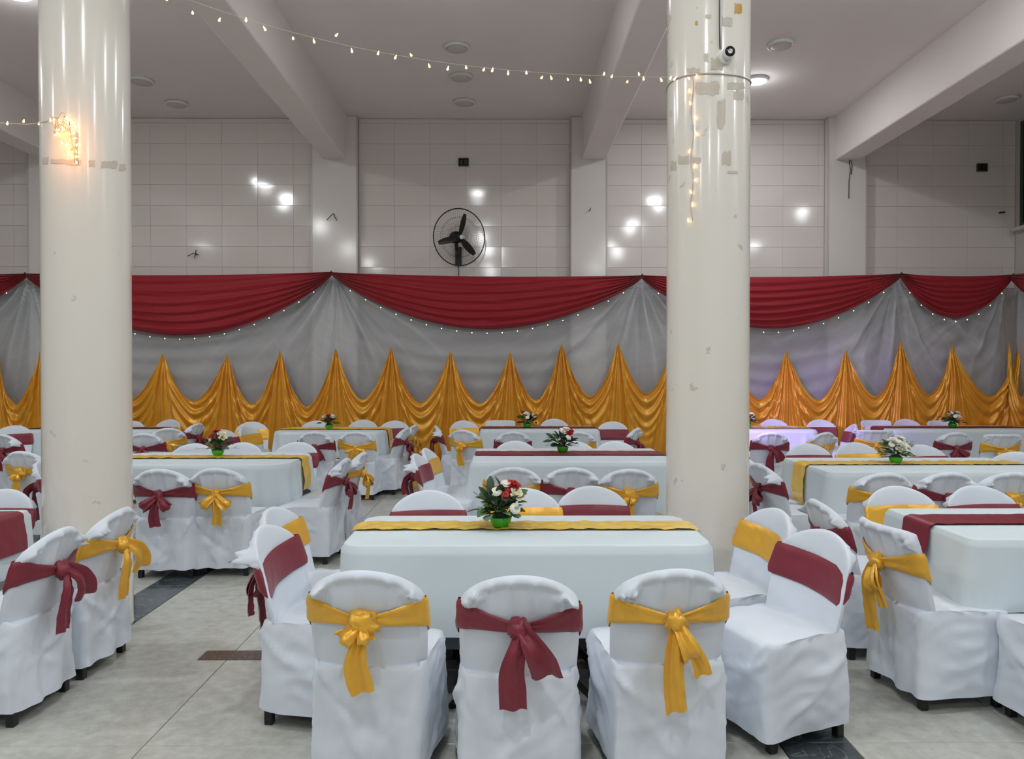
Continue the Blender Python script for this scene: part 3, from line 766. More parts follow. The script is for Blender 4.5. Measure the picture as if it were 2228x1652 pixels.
# back row, far left table
chair_px(312, 942, 4, 'm', 'chair with maroon bow at the back, touching the left column on the right', 4, 0)
chair_px(367, 931, 24, 'g', 'chair with gold bow at the back, second right of the left column', 3, 1)
chair(-4.38, 10.75, 78, 'm', 'chair with maroon bow at the back, third right of the left column', 4, 2)
chair_px(376, 912, 165, 'g', 'chair with gold band facing the viewer at the back near the left column', 1, 3)
chair_px(292, 915, 180, 'm', 'white chair top at the back peeping out right of the left column', 1, 4)
chair_px(38, 925, -160, 'm', 'chair with maroon band facing the viewer at the back left edge', 1, 3)
chair_px(8, 944, -25, 'm', 'chair with maroon bow at the back, on the left picture edge', 4, 4)
# back row, table left of the middle
chair_px(684, 939, 0, 'm', 'chair with maroon sash before the back table with gold runner, left one', 1, 4)
chair_px(773, 939, 0, 'g', 'chair with gold bow before the back table with gold runner', 3, 0)
chair(-1.36, 9.9, 80, 'm', 'chair with maroon bow at the right end of the back table with gold runner', 4, 1)
chair(-1.32, 10.45, 80, 'g', 'chair with gold bow hidden behind the maroon bowed chair near the drape', 4, 2)
chair_px(860, 915, 180, 'm', 'chair with maroon band facing the viewer at the back, before the gold drape', 1, 3)
chair_px(792, 913, 180, 'g', 'grey domed chair top right of the flowers on the back gold table', 1, 4)
chair_px(690, 915, 180, 'm', 'grey domed chair top left of the flowers on the back gold table', 1, 0)
chair(-3.45, 9.53, -106, 'm', 'chair with crumpled white cover and maroon sash left of the back gold table', 1, 1)
chair(-3.38, 10.17, -106, 'g', 'chair with crumpled white cover and gold sash left of the back gold table', 1, 2)
chair(-3.62, 10.95, -160, 'g', 'chair with gold band facing the viewer left of the back gold table', 1, 3)
# back row, middle table
chair_px(1116, 939, 0, 'm', 'chair with maroon sash before the back middle table', 1, 2)
chair_px(1258, 939, 0, 'g', 'chair with gold sash before the back middle table, behind the dark flowers', 1, 3)
chair(-.85, 10.3, -84, 'm', 'chair with maroon bow left of the back middle table, next to the drape', 1, 4)
chair_px(1004, 935, -25, 'g', 'chair with gold bow left of the back middle table, facing away', 0, 0)
chair(-.60, 11.2, -160, 'g', 'chair with gold band at the far left corner of the back middle table', 1, 1)
chair(1.53, 10.95, 165, 'm', 'chair with maroon band at the far right corner of the back middle table', 1, 2)
chair(1.62, 9.85, 62, 'm', 'chair with crumpled cover at the right end of the back middle table', 4, 3)
chair_px(1205, 911, 180, 'g', 'grey domed chair right of the flowers on the back middle table', 1, 4)
chair_px(1089, 913, 180, None, 'plain square topped chair without sash behind the back middle table', 1, 'sq')
# back row, table right of the right column
chair_px(1682, 941, -4, 'm', 'chair with maroon bow and tail just right of the right column, at the back', 1, 2)
chair_px(1803, 941, 24, 'g', 'chair with gold bow in purple light at the back', 1, 3, True)
chair(4.72, 10.5, 80, 'm', 'chair with maroon bow in purple light at the back', 4, 4)
chair_px(1682, 912, 180, 'm', 'lavender domed chair top at the back, right of the right column', 1, 1)
chair_px(1785, 913, 176, 'm', 'lavender domed chair with a bit of maroon at the back', 1, 2)
chair_px(1912, 935, -8, 'g', 'square topped chair with gold bow left of the far right table', 4, 'sq')
chair_px(1905, 913, 178, 'g', 'square topped chair with gold band facing the viewer at the back right', 1, 'sq')
# back row, far right table
chair_px(2090, 941, 0, 'm', 'chair with maroon bow before the far right back table', 4, 0)
chair_px(2196, 944, 0, 'g', 'square topped chair with gold bow at the right edge before the back table', 3, 'sq')
chair_px(1972, 912, 180, 'm', 'grey domed chair at the back, left of the far right flowers', 1, 2)
chair_px(2050, 914, 180, 'm', 'plain square chair top at the back beside the far right flowers', 1, 'sq')

# ------------------------------------------------------------------ tables, cloths, runners
TT = .78
def perim(wd, dp, r, n):
    """points, outward normals and distance to the nearest corner round a rounded rectangle, by arc length"""
    hw, hd = wd/2-r, dp/2-r; L = [2*hw, math.pi*r/2, 2*hd, math.pi*r/2]*2; tot = sum(L[:4])*2/1
    tot = 4*hw+4*hd+2*math.pi*r; out = []
    for i in range(n):
        s = tot*i/n; k = 0; LL = [2*hw, math.pi*r/2, 2*hd, math.pi*r/2, 2*hw, math.pi*r/2, 2*hd, math.pi*r/2]
        while s > LL[k]: s -= LL[k]; k += 1
        cs = [(hw, -hd), (hw, hd), (-hw, hd), (-hw, -hd)]
        if k == 0: p = (-hw+s, -dp/2); nn = (0, -1); cd = min(s, LL[0]-s)
        elif k == 2: p = (wd/2, -hd+s); nn = (1, 0); cd = min(s, LL[2]-s)
        elif k == 4: p = (hw-s, dp/2); nn = (0, 1); cd = min(s, LL[4]-s)
        elif k == 6: p = (-wd/2, hd-s); nn = (-1, 0); cd = min(s, LL[6]-s)
        else:
            a = s/r if r > 0 else 0; q = {1: (cs[0], -math.pi/2), 3: (cs[1], 0), 5: (cs[2], math.pi/2), 7: (cs[3], math.pi)}[k]
            an = q[1]+a; nn = (math.cos(an), math.sin(an)); p = (q[0][0]+r*nn[0], q[0][1]+r*nn[1]); cd = -min(s, LL[k]-s)
        out.append((p, nn, cd, tot*i/n))
    return out
def cloth_mesh(wd, dp, t, hang, r, seed, drop=0, amp=.03, cone=.06):
    n = 300; pr = perim(wd, dp, r, n); v = []; nv = 0
    rows = []
    for s in (.0, .35, .7, .93):
        rows.append([(p[0]*s, p[1]*s, t+.0015*nz(p[0]*s*3, p[1]*s*3, seed)) for p, nn, cd, u in pr])
    for a in (0, .35, .7, 1):
        q = a*math.pi/2; er = .012
        rows.append([(p[0]-nn[0]*er*(1-math.sin(q)), p[1]-nn[1]*er*(1-math.sin(q)), t-er*(1-math.cos(q))) for p, nn, cd, u in pr])
    K = 22
    for j in range(1, K+1):
        h = j/K; row = []
        for p, nn, cd, u in pr:
            cw = math.exp(-(max(0, cd)/.16)**2)
            hg = hang+drop*cw*cw+.012*nz(u*2, 0, seed)
            d = .012+h*hang*(cone*cw+.03)
            d += amp*h**1.1*cw*math.sin(u*44+seed)*(.5+.5*nz(u*4, 0, seed+1)*1.5)
            d += .008*h*math.sin(u*9+3*nz(u*.8, h*.6, seed+2))+.006*nz(u*3, h*2, seed+4)*h
            row.append((p[0]+nn[0]*d, p[1]+nn[1]*d, t-.012-(hg-.012)*h))
        rows.append(row)
    v = [q for row in rows for q in row]
    return mesh('tablecloth', v, grid_faces(n, len(rows), True), True, 'cloth')
def runner_mesh(wd, length, hl, hr, t, seed, col):
    nu, nv = 150, 9; v = []; tot = hl+length+hr
    for j in range(nv):
        b = (j/(nv-1)-.5)
        for i in range(nu):
            s = tot*i/(nu-1); yy = b*wd*(1+.03*nz(s*3, 1, seed))+.012*nz(s*1.3, 5, seed)
            k_ = 1 if 'gold' in col else .4; wv = .006+k_*(.008*nz(s*13, b*4, seed)+.004*nz(s*34, b*10, seed+2))
            e = .02
            def arc(ov):      # past the edge by ov: bend over then hang
                a = min(1, ov/(e*math.pi/2))*math.pi/2; x = e*math.sin(a); z = -e*(1-math.cos(a))
                ex = max(0, ov-e*math.pi/2); return x+ex*.06+.012*math.sin(ex*12)*min(1, ex*8), z-ex
            if s < hl:
                dx, dz = arc(hl-s); x = -length/2-dx; z = t+dz; wv += .006
                v.append((x-wv, yy*(1+.12*min(1, (hl-s)/.3)*0), z+.004)); continue
            if s > hl+length:
                dx, dz = arc(s-hl-length); x = length/2+dx; z = t+dz; v.append((x+wv+.006, yy, z+.004)); continue
            v.append((-length/2+s-hl, yy, t+.004+max(.0015, wv)))
    return mesh('table_runner', v, grid_faces(nu, nv), True, col)
def folding_leg(side):
    """one folding leg frame: two posts joined by cross bars, slightly splayed"""
    m = MB(); 
    return m
def table(tid, x0, x1, y0, y1, hang, r, run, rw, hl, hr, seed, labels, drop=0, amp=.03, ry=.5, cone=.06):
    cx, cy = (x0+x1)/2, (y0+y1)/2; wd, dp = x1-x0, y1-y0
    t = empty('banquet_table', (cx, cy, 0)); tag(t, labels[0], 'table', 'banquet tables')
    inset = .016
    pr = perim(wd-2*inset, dp-2*inset, max(.02, r-inset), 80)
    v = [(p[0], p[1], z) for z in (TT-.034, TT-.004) for p, nn, cd, u in pr]; n = 80
    ob('tabletop', mesh('tabletop', v, grid_faces(n, 2, True)+[tuple(range(n))[::-1], tuple(range(n, 2*n))], False, 'wood'), t)
    hy = dp/2-.07
    for q in (-1, 1):
        for sg in (-1, 1):
            a = Vector((-sg*.36, q*hy, 0)); b = Vector((sg*.36, q*hy, TT-.034)); d = b-a; L = d.length
            mt = Matrix.Translation((a+b)/2+Vector((0, sg*.014, 0))) @ Matrix.Rotation(math.atan2(d.x, d.z), 4, 'Y')
            v, f = box(-.017, .017, -.012, .012, -L/2, L/2, .003); ob('leg', mesh('leg', [tuple(mt @ Vector(p)) for p in v], f, False, 'black'), t)
    for sg in (-1, 1):
        vv, ff = tube([(sg*.34, -hy, .02), (sg*.34, hy, .02)], .011, 8); ob('crossbar', mesh('crossbar', vv, ff, True, 'black'), t)
    c = ob('tablecloth', cloth_mesh(wd, dp, TT, hang, r, seed, drop, amp, cone), None, (cx, cy, 0)); tag(c, labels[1], 'tablecloth', 'white tablecloths')
    rn = ob('table_runner', runner_mesh(rw, wd-.016, hl, hr, TT, seed+3, 'gold_runner' if run == 'g' else 'red_runner'), None, (cx, y0+dp*ry, 0)); tag(rn, labels[2], 'runner', 'satin table runners')
    return cx, cy
TABLES = {}
def T(*a, **k): TABLES[a[0]] = table(*a, **k)
T('front_centre', -.755, .955, 3.476, 4.205, .415, .10, 'g', .20, .03, .03, 1, ('folding table in the front centre with black legs', 'white cloth with rounded corners on the front centre table', 'shiny gold runner along the front centre table'), amp=.012, ry=.57, cone=.01)
T('front_left', -4.5, -2.72, 3.6, 4.40, .33, .03, 'm', .24, .22, .22, 2, ('table at the left picture edge before the left column', 'white cloth on the table at the left picture edge', 'maroon runner hanging over the table end at the left picture edge'), amp=.015, ry=.72)
T('front_right', 2.2, 4.0, 3.58, 4.405, .33, .03, 'm', .26, .20, .20, 3, ('table in the right foreground', 'white cloth on the table in the right foreground', 'wide maroon runner on the table in the right foreground'), amp=.012, ry=.55)
T('second_left', -3.6, -1.86, 6.47, 7.5, .29, .22, 'g', .24, .25, .30, 4, ('second row table right of the left column', 'white cloth with rounded hanging corners right of the left column', 'gold runner on the second row table by the left column'), drop=.12, amp=.05, ry=.55, cone=.10)
T('second_middle', -.30, 1.5, 6.67, 7.83, .42, .04, 'm', .36, .0, .25, 5, ('second row table in the middle', 'white cloth on the second row table in the middle', 'maroon runner on the second row table in the middle'), drop=.06, amp=.02, ry=.56)
T('second_right', 2.54, 4.42, 5.98, 6.98, .42, .04, 'g', .26, .38, .25, 6, ('second row table right of the right column', 'white cloth on the second row table right of the right column', 'gold runner hanging over the end of the right second row table'), drop=.05, amp=.02, ry=.55, cone=.10)
T('back_left', -6.5, -4.7, 10.3, 10.95, .36, .1, 'm', .3, .2, .3, 7, ('back row table behind the left column', 'white cloth on the back row table behind the left column', 'maroon runner on the back row table behind the left column'), amp=.03)
T('back_midleft', -3.05, -1.6, 9.96, 10.88, .34, .22, 'g', .3, .2, .3, 8, ('back row table left of the middle', 'white cloth on the back row table left of the middle', 'gold runner on the back row table left of the middle'), amp=.04, drop=.04)
T('back_middle', -.34, 1.26, 10.3, 11.05, .36, .05, 'm', .3, .3, .1, 9, ('back row table in the middle', 'white cloth on the back row table in the middle', 'maroon runner on the back row table in the middle'), amp=.03)
T('back_right', 2.5, 4.2, 10.2, 11.05, .36, .12, 'g', .3, .2, .1, 10, ('back row table right of the right column', 'white cloth in purple light right of the right column', 'gold runner on the back table in purple light'), amp=.04)
T('back_farright', 5.22, 7.2, 10.27, 11.1, .40, .06, 'm', .34, .25, .25, 11, ('back row table in the far right corner', 'white cloth on the back row table in the far right corner', 'maroon runner on the back row table in the far right corner'), amp=.03)

# ------------------------------------------------------------------ flower arrangements
def leaf_mesh(name, ln, wd, m, cup=.25):
    v = []; n = 7
    for i in range(n):
        t = i/(n-1); w_ = wd/2*math.sin(math.pi*min(1, t*.93+.04))**.75
        for a in (-1, 0, 1): v.append((a*w_, t*ln, cup*abs(a)*w_-.18*ln*t*t))
    return mesh(name, v, grid_faces(3, n), True, m)
def petal(r, open_, wid, ln, curl, az, z0=0):
    v = []; n, k = 5, 5
    for j in range(k):
        t = j/(k-1)
        for i in range(n):
            a = (i/(n-1)-.5)*2*wid*math.sin(math.pi*(.18+.72*t))
            rad = r*(.35+.65*t)+open_*t*ln+curl*t*t*ln
            th = az+a
            v.append((rad*math.cos(th), rad*math.sin(th), z0+ln*t*(1-.35*open_*t)-curl*.5*ln*t**3))
    return v, grid_faces(n, k)
def rose_mesh(name, m, R_=.026):
    b = MB(); rr = random.Random(4)
    for L in range(5):
        n = 3+(L > 1)*2
        for i in range(n): b.add(petal(R_*(.15+.19*L), .02+.11*L, 1.0-.06*L, R_*(1.55-.12*L), .02+.10*L, 6.283*i/n+L*.8+rr.uniform(-.2, .2), -R_*.5))
    b.add(blob_vf(R_*.55, R_*.55, R_*.5))
    return b.mesh(name, m, True)
def blob_vf(sx, sy, sz, n=10, k=7):
    v = [(sx*math.sin(math.pi*j/(k-1))*math.cos(6.283*i/n), sy*math.sin(math.pi*j/(k-1))*math.sin(6.283*i/n), sz*math.cos(math.pi*j/(k-1))) for j in range(k) for i in range(n)]
    return v, grid_faces(n, k, True)
def daisy_mesh(name, m, R_=.034, n=18):
    b = MB(); rr = random.Random(2)
    for L in range(2):
        for i in range(n):
            a = 6.283*(i+.5*L)/n; ln = R_*(1-.12*L)*rr.uniform(.9, 1.05); w_ = R_*.17
            v = []
            for t in (0, .4, .8, 1):
                ww = w_*(.5+.9*t if t < .9 else .6); r_ = R_*.18+(ln-R_*.18)*t; z = .004*L+.010*t*(1-t)*3-.006*t*(1-L)
                for q in (-1, 1): v.append((r_*math.cos(a)-q*ww*math.sin(a), r_*math.sin(a)+q*ww*math.cos(a), z))
            b.add((v, grid_faces(2, 4)))
    b.add(blob_vf(R_*.25, R_*.25, R_*.14))
    return b.mesh(name, m, True)
LEAFS = [leaf_mesh('leaf', .052, .043, 'leaf'), leaf_mesh('leaf_eucalyptus', .044, .040, 'leaf2'), leaf_mesh('leaf_dark', .075, .034, 'leaf3')]
FL = {'rr': rose_mesh('red_rose', 'petalr', .025), 'cr': rose_mesh('cream_rose', 'petalc', .027), 'wr': rose_mesh('white_rose', 'petalw', .026), 'wd': daisy_mesh('white_daisy', 'petalw'), 'rd': daisy_mesh('red_daisy', 'petalr', .028, 14)}
FN = {'rr': 'red_rose', 'cr': 'cream_rose', 'wr': 'white_rose', 'wd': 'white_daisy', 'rd': 'red_bloom'}
v, f = lathe([(.030, 0), (.036, .002), (.050, .022), (.056, .045), (.058, .052), (.055, .052), (.048, .03), (.0001, .024)], 32); BOWL = mesh('bowl', v, f, True, 'bowl')
v, f = lathe([(.05, .036), (.046, .055), (.03, .072), (.0001, .078)], 16); FOAM = mesh('moss', v, f, True, 'leaf3')
def orient(d, roll=0):
    d = Vector(d).normalized(); q = d.to_track_quat('Y', 'Z'); return (q.to_matrix() @ Matrix.Rotation(roll, 3, 'Y')).to_euler()
def orient_z(d): return Vector(d).normalized().to_track_quat('Z', 'Y').to_euler()
def flowers(x, y, label, blooms, seed, nleaf=34, mix=(.5, .3, .2), spread=1.0, sc_=1.0, twigs=8):
    rr = random.Random(seed); t = empty('flower_arrangement', (x, y, TT+.008)); t.scale = (sc_,)*3; tag(t, label, 'flowers', 'floral centrepieces')
    ob('bowl', BOWL, t); ob('moss', FOAM, t)
    for i in range(int(nleaf*1.7)):
        az = 6.283*i*.381+rr.uniform(-.3, .3); el = rr.uniform(.02, 1.2); d = Vector((math.cos(az)*math.cos(el), math.sin(az)*math.cos(el), math.sin(el)))
        c = Vector((0, 0, .068))+d*rr.uniform(.02, .095)*spread
        dd = d+Vector((rr.uniform(-.4, .4), rr.uniform(-.4, .4), rr.uniform(-.35, .25)))
        k = rr.choices((0, 1, 2), mix)[0]; s_ = rr.uniform(.85, 1.35)
        ob('leaf', LEAFS[k], t, c, orient(dd, rr.uniform(-.7, .7)), (s_,)*3)
    for (k, bx, by, bz) in blooms:
        p = Vector((bx, by, bz)); d = (p-Vector((0, .0, .07))).normalized()+Vector((0, -.35, .15))
        o = ob(FN[k], FL[k], t, p, orient_z(d), (.86,)*3)
        vv, ff = tube([Vector((bx*.2, by*.2, .05)), p*.6+Vector((0, 0, .02)), p-d.normalized()*.012], .0022, 5); ob('stem', mesh('stem', vv, ff, True, 'leaf3'), t)
    for i in range(twigs):
        az = rr.uniform(0, 6.283); el = rr.uniform(-.1, .9); d = Vector((math.cos(az)*math.cos(el), math.sin(az)*math.cos(el), math.sin(el))); L = rr.uniform(.12, .2)
        m = MB(); p0 = Vector((0, 0, .06)); p1 = p0+d*L*.6; p2 = p0+d*L+Vector((0, 0, -.01))
        m.add(tube([p0, p1, p2], .0011, 4))
        for q in range(5):
            b0 = p0+d*L*rr.uniform(.55, 1); e = b0+Vector((rr.uniform(-.03, .03), rr.uniform(-.03, .03), rr.uniform(-.01, .03))); m.add(tube([b0, e], .0008, 3))
        ob('twig', m.mesh('twig', 'twig', True), t)
flowers(-.025, 3.86, 'centrepiece of red and white flowers in a green bowl on the front table',
        [('wd', .028, -.02, .222), ('wd', -.022, -.055, .188), ('rr', .066, -.02, .215), ('rd', .024, -.07, .172), ('rd', .046, -.03, .195), ('cr', .080, -.055, .172), ('wd', .074, -.095, .108), ('wr', -.03, .05, .19), ('wd', .05, .06, .19)], 1, 64, (.55, .35, .10), 1.2, twigs=14)
flowers(-2.67, 7.12, 'centrepiece of red and cream roses beside the left column', [('rr', -.015, 0, .225), ('rr', -.04, -.04, .185), ('rd', -.02, -.06, .17), ('cr', .045, -.02, .205), ('cr', .065, -.05, .175), ('wd', -.06, -.02, .15)], 2, 32, (.3, .1, .6), 1.2)
flowers(.553, 7.4, 'centrepiece of dark leaves with white and red roses on the middle table', [('wr', .035, -.02, .225), ('wr', .015, -.04, .2), ('rr', .075, -.02, .21), ('rr', .06, -.055, .19), ('wd', .05, -.08, .15), ('wd', -.01, -.02, .22)], 3, 36, (.2, .15, .65), 1.3)
flowers(3.33, 6.5, 'centrepiece of all white flowers on the right second row table', [('wr', -.04, -.02, .2), ('wd', .0, -.05, .19), ('wr', .03, -.02, .215), ('wr', .03, -.075, .16), ('wd', -.06, -.05, .165), ('wr', .075, -.06, .14), ('wd', .06, -.01, .19), ('cr', -.005, -.08, .135)], 4, 36, (.6, .3, .1), 1.2)
flowers(-2.4, 10.42, 'small centrepiece of white and red flowers at the back left of the middle', [('wr', -.05, -.04, .17), ('rr', .005, -.05, .18), ('wr', .055, -.04, .17)], 5, 26, (.5, .1, .4), 1.1, twigs=5)
flowers(.30, 10.6, 'centrepiece of white flowers on the back middle table', [('wr', -.02, -.04, .2), ('wd', .01, -.05, .19), ('rr', -.05, 0, .21), ('wr', .085, -.04, .17), ('wd', .0, -.08, .15)], 6, 30, (.3, .1, .6), 1.25, twigs=5)
flowers(3.36, 10.6, 'centrepiece half hidden behind the right column', [('wr', .05, -.03, .19), ('wr', .0, -.03, .2), ('wd', .06, -.05, .14)], 7, 26, (.5, .1, .4), 1.1, twigs=4)
flowers(6.22, 10.6, 'centrepiece of white and orange flowers at the far right back', [('wr', -.05, -.04, .2), ('rd', 0, -.02, .21), ('wr', .05, -.04, .205), ('wr', .03, -.07, .16), ('wr', .07, -.06, .15), ('wd', -.01, -.08, .16)], 8, 30, (.4, .1, .5), 1.2, twigs=4)

# ------------------------------------------------------------------ wall fan
fx, fy, fz = P(1000, 517, 11.62)
fan = empty('wall_fan', (fx, fy, fz)); tag(fan, 'black round wall fan with wire guard above the red drapery', 'fan')
hd = empty('fan_head', (0, 0, 0)); C.objects.unlink(hd); bpy.data.objects.remove(hd)
FR = Matrix.Rotation(R(28), 4, 'Z') @ Matrix.Rotation(R(7), 4, 'X') @ Matrix.Rotation(R(90), 4, 'X')     # local +z is the fan's axis, towards the room
FRm = Matrix.Rotation(R(8), 4, 'Z')
def fpart(name, m, mt, parent=fan, smooth=True):
    me = mesh(name, [tuple(FR @ Vector(p)) for p in m.v], m.f, smooth, mt); return ob(name, me, parent)
g = MB(); RF = .425
g.add(tube([(RF*math.cos(a*.0982), RF*math.sin(a*.0982), 0) for a in range(64)], .009, 6, True))
for rr_ in (.30, .17):
    z = .065*(1-(rr_/RF)**2)
    for sgn in (1, -1): g.add(tube([(rr_*math.cos(a*.1309), rr_*math.sin(a*.1309), sgn*z) for a in range(48)], .0017, 4, True))
for i in range(60):
    a = 6.2832*i/60
    for sgn in (1, -1):
        pts = []
        for k in range(6):
            r_ = .06+(RF-.06)*k/5; aa = a+.35*(1-k/5)*sgn; pts.append((r_*math.cos(aa), r_*math.sin(aa), sgn*.07*(1-(r_/RF)**2)))
        g.add(tube(pts, .0013, 3))
fpart('guard', g, 'fan_metal')
for k in range(3):
    m = MB(); a0 = R(78+120*k); v = []; n = 9
    for i in range(n):
        t = i/(n-1); r_ = .05+.31*t; wd = .03+.055*math.sin(math.pi*min(1, .12+.8*t)); tw = R(24-8*t)
        for q in (-1, -.3, .4, 1):
            s_ = q*wd*.62; z = math.sin(tw)*s_*.9+.004*(1-q*q)
            v.append((r_*math.cos(a0)-s_*math.cos(tw)*math.sin(a0), r_*math.sin(a0)+s_*math.cos(tw)*math.cos(a0), z))
    nn = len(v); vv = v+[(p[0], p[1], p[2]-.004) for p in v]; ff = grid_faces(4, n)+[tuple(i+nn for i in q[::-1]) for q in grid_faces(4, n)]
    m.add((vv, ff)); fpart('blade', m, 'fan_metal')
fpart('hub', MB().add(lathe([(.055, -.03), (.055, .03), (.03, .045), (.0001, .047)], 20)), 'blackp')
fpart('cap', MB().add(lathe([(.032, .075), (.032, .082), (.0001, .085)], 20)), 'white_plastic')
fpart('motor', MB().add(lathe([(.05, -.05), (.088, -.07), (.095, -.12), (.09, -.20), (.06, -.24), (.0001, -.245)], 24)), 'blackp')
back = FR @ Vector((0, 0, -.15))
vv, ff = tube([(back.x+.01, back.y, back.z-.05), (back.x+.015, back.y+.06, -.14), (back.x+.02, 11.98-fy, -.2)], .028, 10); ob('arm', mesh('arm', vv, ff, True, 'blackp'), fan)
v, f = box(back.x-.03, back.x+.07, YW-.06-fy, YW-.012-fy, -.36, -.06, .01); ob('wall_plate', mesh('wall_plate', v, f, False, 'blackp'), fan)
vv, ff = tube([(back.x+.02, YW-.03-fy, -.35), (back.x+.025, YW-.03-fy, -.5), (back.x+.02, YW-.03-fy, -.75)], .006, 6); ob('cable', mesh('cable', vv, ff, True, 'blackp'), fan)

# ------------------------------------------------------------------ small things on the wall
def vent(px, py, label):
    x, y, z = P(px, py, YW-.02); t = empty('vent_box', (x, y, z)); tag(t, label, 'vent')
    m = MB().add(box(-.082, .082, -.03, .004, -.062, -.05)).add(box(-.082, .082, -.03, .004, .05, .062)).add(box(-.082, -.07, -.03, .004, -.05, .05)).add(box(.07, .082, -.03, .004, -.05, .05))
    ob('frame', m.mesh('frame', 'twig'), t)
    v, f = box(-.07, .07, -.006, .002, -.05, .05); ob('back_plate', mesh('back_plate', v, f, False, 'glass_dark'), t)
    for q in (-.038, .038):
        v, f = box(q-.028, q+.028, -.018, -.006, -.042, .042, .004); ob('flap', mesh('flap', v, f, False, 'blackp'), t)
vent(1009, 355, 'small dark box on the tiled wall above the fan'); vent(2138, 364, 'small dark box on the dim wall at the far right')
def stub(px, py, Y, lines, label, r=.006):
    x, y, z = P(px, py, Y); m = MB()
    for l in lines: m.add(tube([(a/F*Y, dy, -b/F*Y) for a, b, dy in l], r, 6))
    o = ob('wire_stub', m.mesh('wire_stub', 'blackp', True), None, (x, y, z)); tag(o, label, 'wire', 'loose wires on the wall')
stub(728, 470, YP, [[(0, -3, .0), (0, -2, -.05), (-6, 4, -.06), (-14, 12, -.05)], [(0, -3, 0), (2, 0, -.05), (4, 6, -.06), (8, 13, -.05)]], 'forked dark wire stub on the pilaster left of the fan')
stub(430, 555, YW-.015, [[(0, 0, 0), (-2, -2, -.05), (-15, 5, -.06)], [(0, 0, 0), (2, -4, -.05), (3, -9, -.05)], [(0, 0, 0), (1, 3, -.05), (0, 10, -.06)], [(0, 0, 0), (4, 0, -.05), (9, 2, -.05)]], 'star shaped dark wire stub on the wall right of the left column')
stub(1283, 458, YP, [[(0, 0, 0), (-1, 1, -.04), (-3, 3, -.05)], [(0, 0, 0), (1, -2, -.04), (1, -4, -.05)]], 'tiny dark wire stub on the pilaster right of the fan')
stub(2182, 462, YW-.015, [[(-5, 0, 0), (-3, 0, -.04), (3, 0, -.05)], [(3, 0, -.03), (5, 1, -.04)]], 'short dark wire stub on the wall at the far right', .012)
stub(1849, 350, YP, [[(0, -6, 0), (-1, 5, -.012), (1, 20, -.012), (-2, 45, -.012), (-2, 82, -.01)], [(2, -4, 0), (5, 10, -.012), (3, 30, -.012)]], 'dark dirt streaks down the pilaster right of the right column', .005)  # dirt streaks on the pilaster face, given shape as thin dark tubes

# ------------------------------------------------------------------ security camera on the right column
def on_col(px, py, c, off=0):
    k = (px-1100)/F; cx, cy = c; rr_ = COLR+off
    A = k*k+1; B = -2*(k*cx+cy); D = cx*cx+cy*cy-rr_*rr_; q = B*B-4*A*D
    Y = (-B-math.sqrt(max(0, q)))/(2*A); return Vector((k*Y, Y, CAMH+(807-py)/F*Y))
C2 = (1.236, 4.68); C1 = (-2.57, 4.73)
b = on_col(1577, 128, C2); n = Vector((b.x-C2[0], b.y-C2[1], 0)).normalized()
cam_t = empty('security_camera', b); tag(cam_t, 'white dome security camera with black lens on the right column', 'camera')
rot = n.to_track_quat('Z', 'Y').to_matrix().to_4x4()
def cpart(name, prof, m, parent=cam_t, mtx=rot, n_=28):
    v, f = lathe(prof, n_); return ob(name, mesh(name, [tuple(mtx @ Vector(p)) for p in v], f, True, m), parent)
cpart('base', [(.040, -.012), (.040, .012), (.034, .02), (.0001, .022)], 'white_plastic')
view = (Vector((0, -1, -.12))+n*.2).normalized(); hm = Matrix.Translation(n*.04+Vector((0, 0, .012))) @ view.to_track_quat('Z', 'Y').to_matrix().to_4x4()
bd = cpart('body', [(.0001, -.04), (.028, -.034), (.036, -.01), (.036, .02), (.033, .034), (.0295, .034), (.0295, .026), (.0001, .026)], 'white_plastic', cam_t, hm)
cpart('lens_window', [(.029, .03), (.029, .0335), (.0001, .0345)], 'glass_dark', bd, hm)
cpart('lens_ring', [(.012, .034), (.013, .039), (.009, .039), (.009, .035)], 'white_plastic', bd, hm)
top = on_col(1566, -60, C2, .004)
pts = [on_col(1568, 108, C2, .006)-b, on_col(1567, 60, C2, .006)-b, on_col(1567, 0, C2, .006)-b, top-b+Vector((0, 0, .6))]
vv, ff = tube(pts, .006, 8); ob('conduit', mesh('conduit', vv, ff, True, 'plain'), cam_t)
vv, ff = tube([p+Vector((-.008, -.002, 0)) for p in pts], .003, 6); ob('cable', mesh('cable', vv, ff, True, 'blackp'), cam_t)

# ------------------------------------------------------------------ fairy lights overhead
v, f = lathe([(.0001, .013), (.002, .011), (.003, .005), (.0052, -.001), (.006, -.006), (.0042, -.010), (.0001, -.012)], 10); BULB = mesh('bulb', v, f, True, 'bulb')
B1 = [(368, 4), (425, 34), (483, 49), (540, 49), (580, 68), (641, 88), (686, 94), (735, 81)] + [(700+x/2.664, y/2.664) for x, y in ((180, 305), (332, 318), (432, 342), (520, 328), (625, 390), (733, 405), (838, 398), (940, 411), (990, 413), (1080, 430), (1186, 428), (1275, 455), (1329, 457), (1425, 465), (1500, 466), (1553, 478), (1635, 432), (1680, 447), (1770, 477), (1836, 433), (1863, 460), (1966, 468))] + [(1400+x/2.664, y/2.664) for x, y in ((100, 467), (155, 455), (180, 460), (260, 457))]
def strY(px): return 3.75+(4.44-3.75)*(px-368)/(1497-368)
pts = []
for i in range(60):
    px = 250+(1505-250)*i/59; t = (px-250)/1255; py = 170-230*(1-t)**2.4*1.0
    pts.append(Vector(P(px, py, strY(px))))
pts = [Vector((-2.66, 3.45, ZBEAM+.002)), Vector((-2.45, 3.52, 4.35)), Vector((-2.15, 3.6, 3.85))]+pts
vv, ff = tube(pts, .0011, 5)
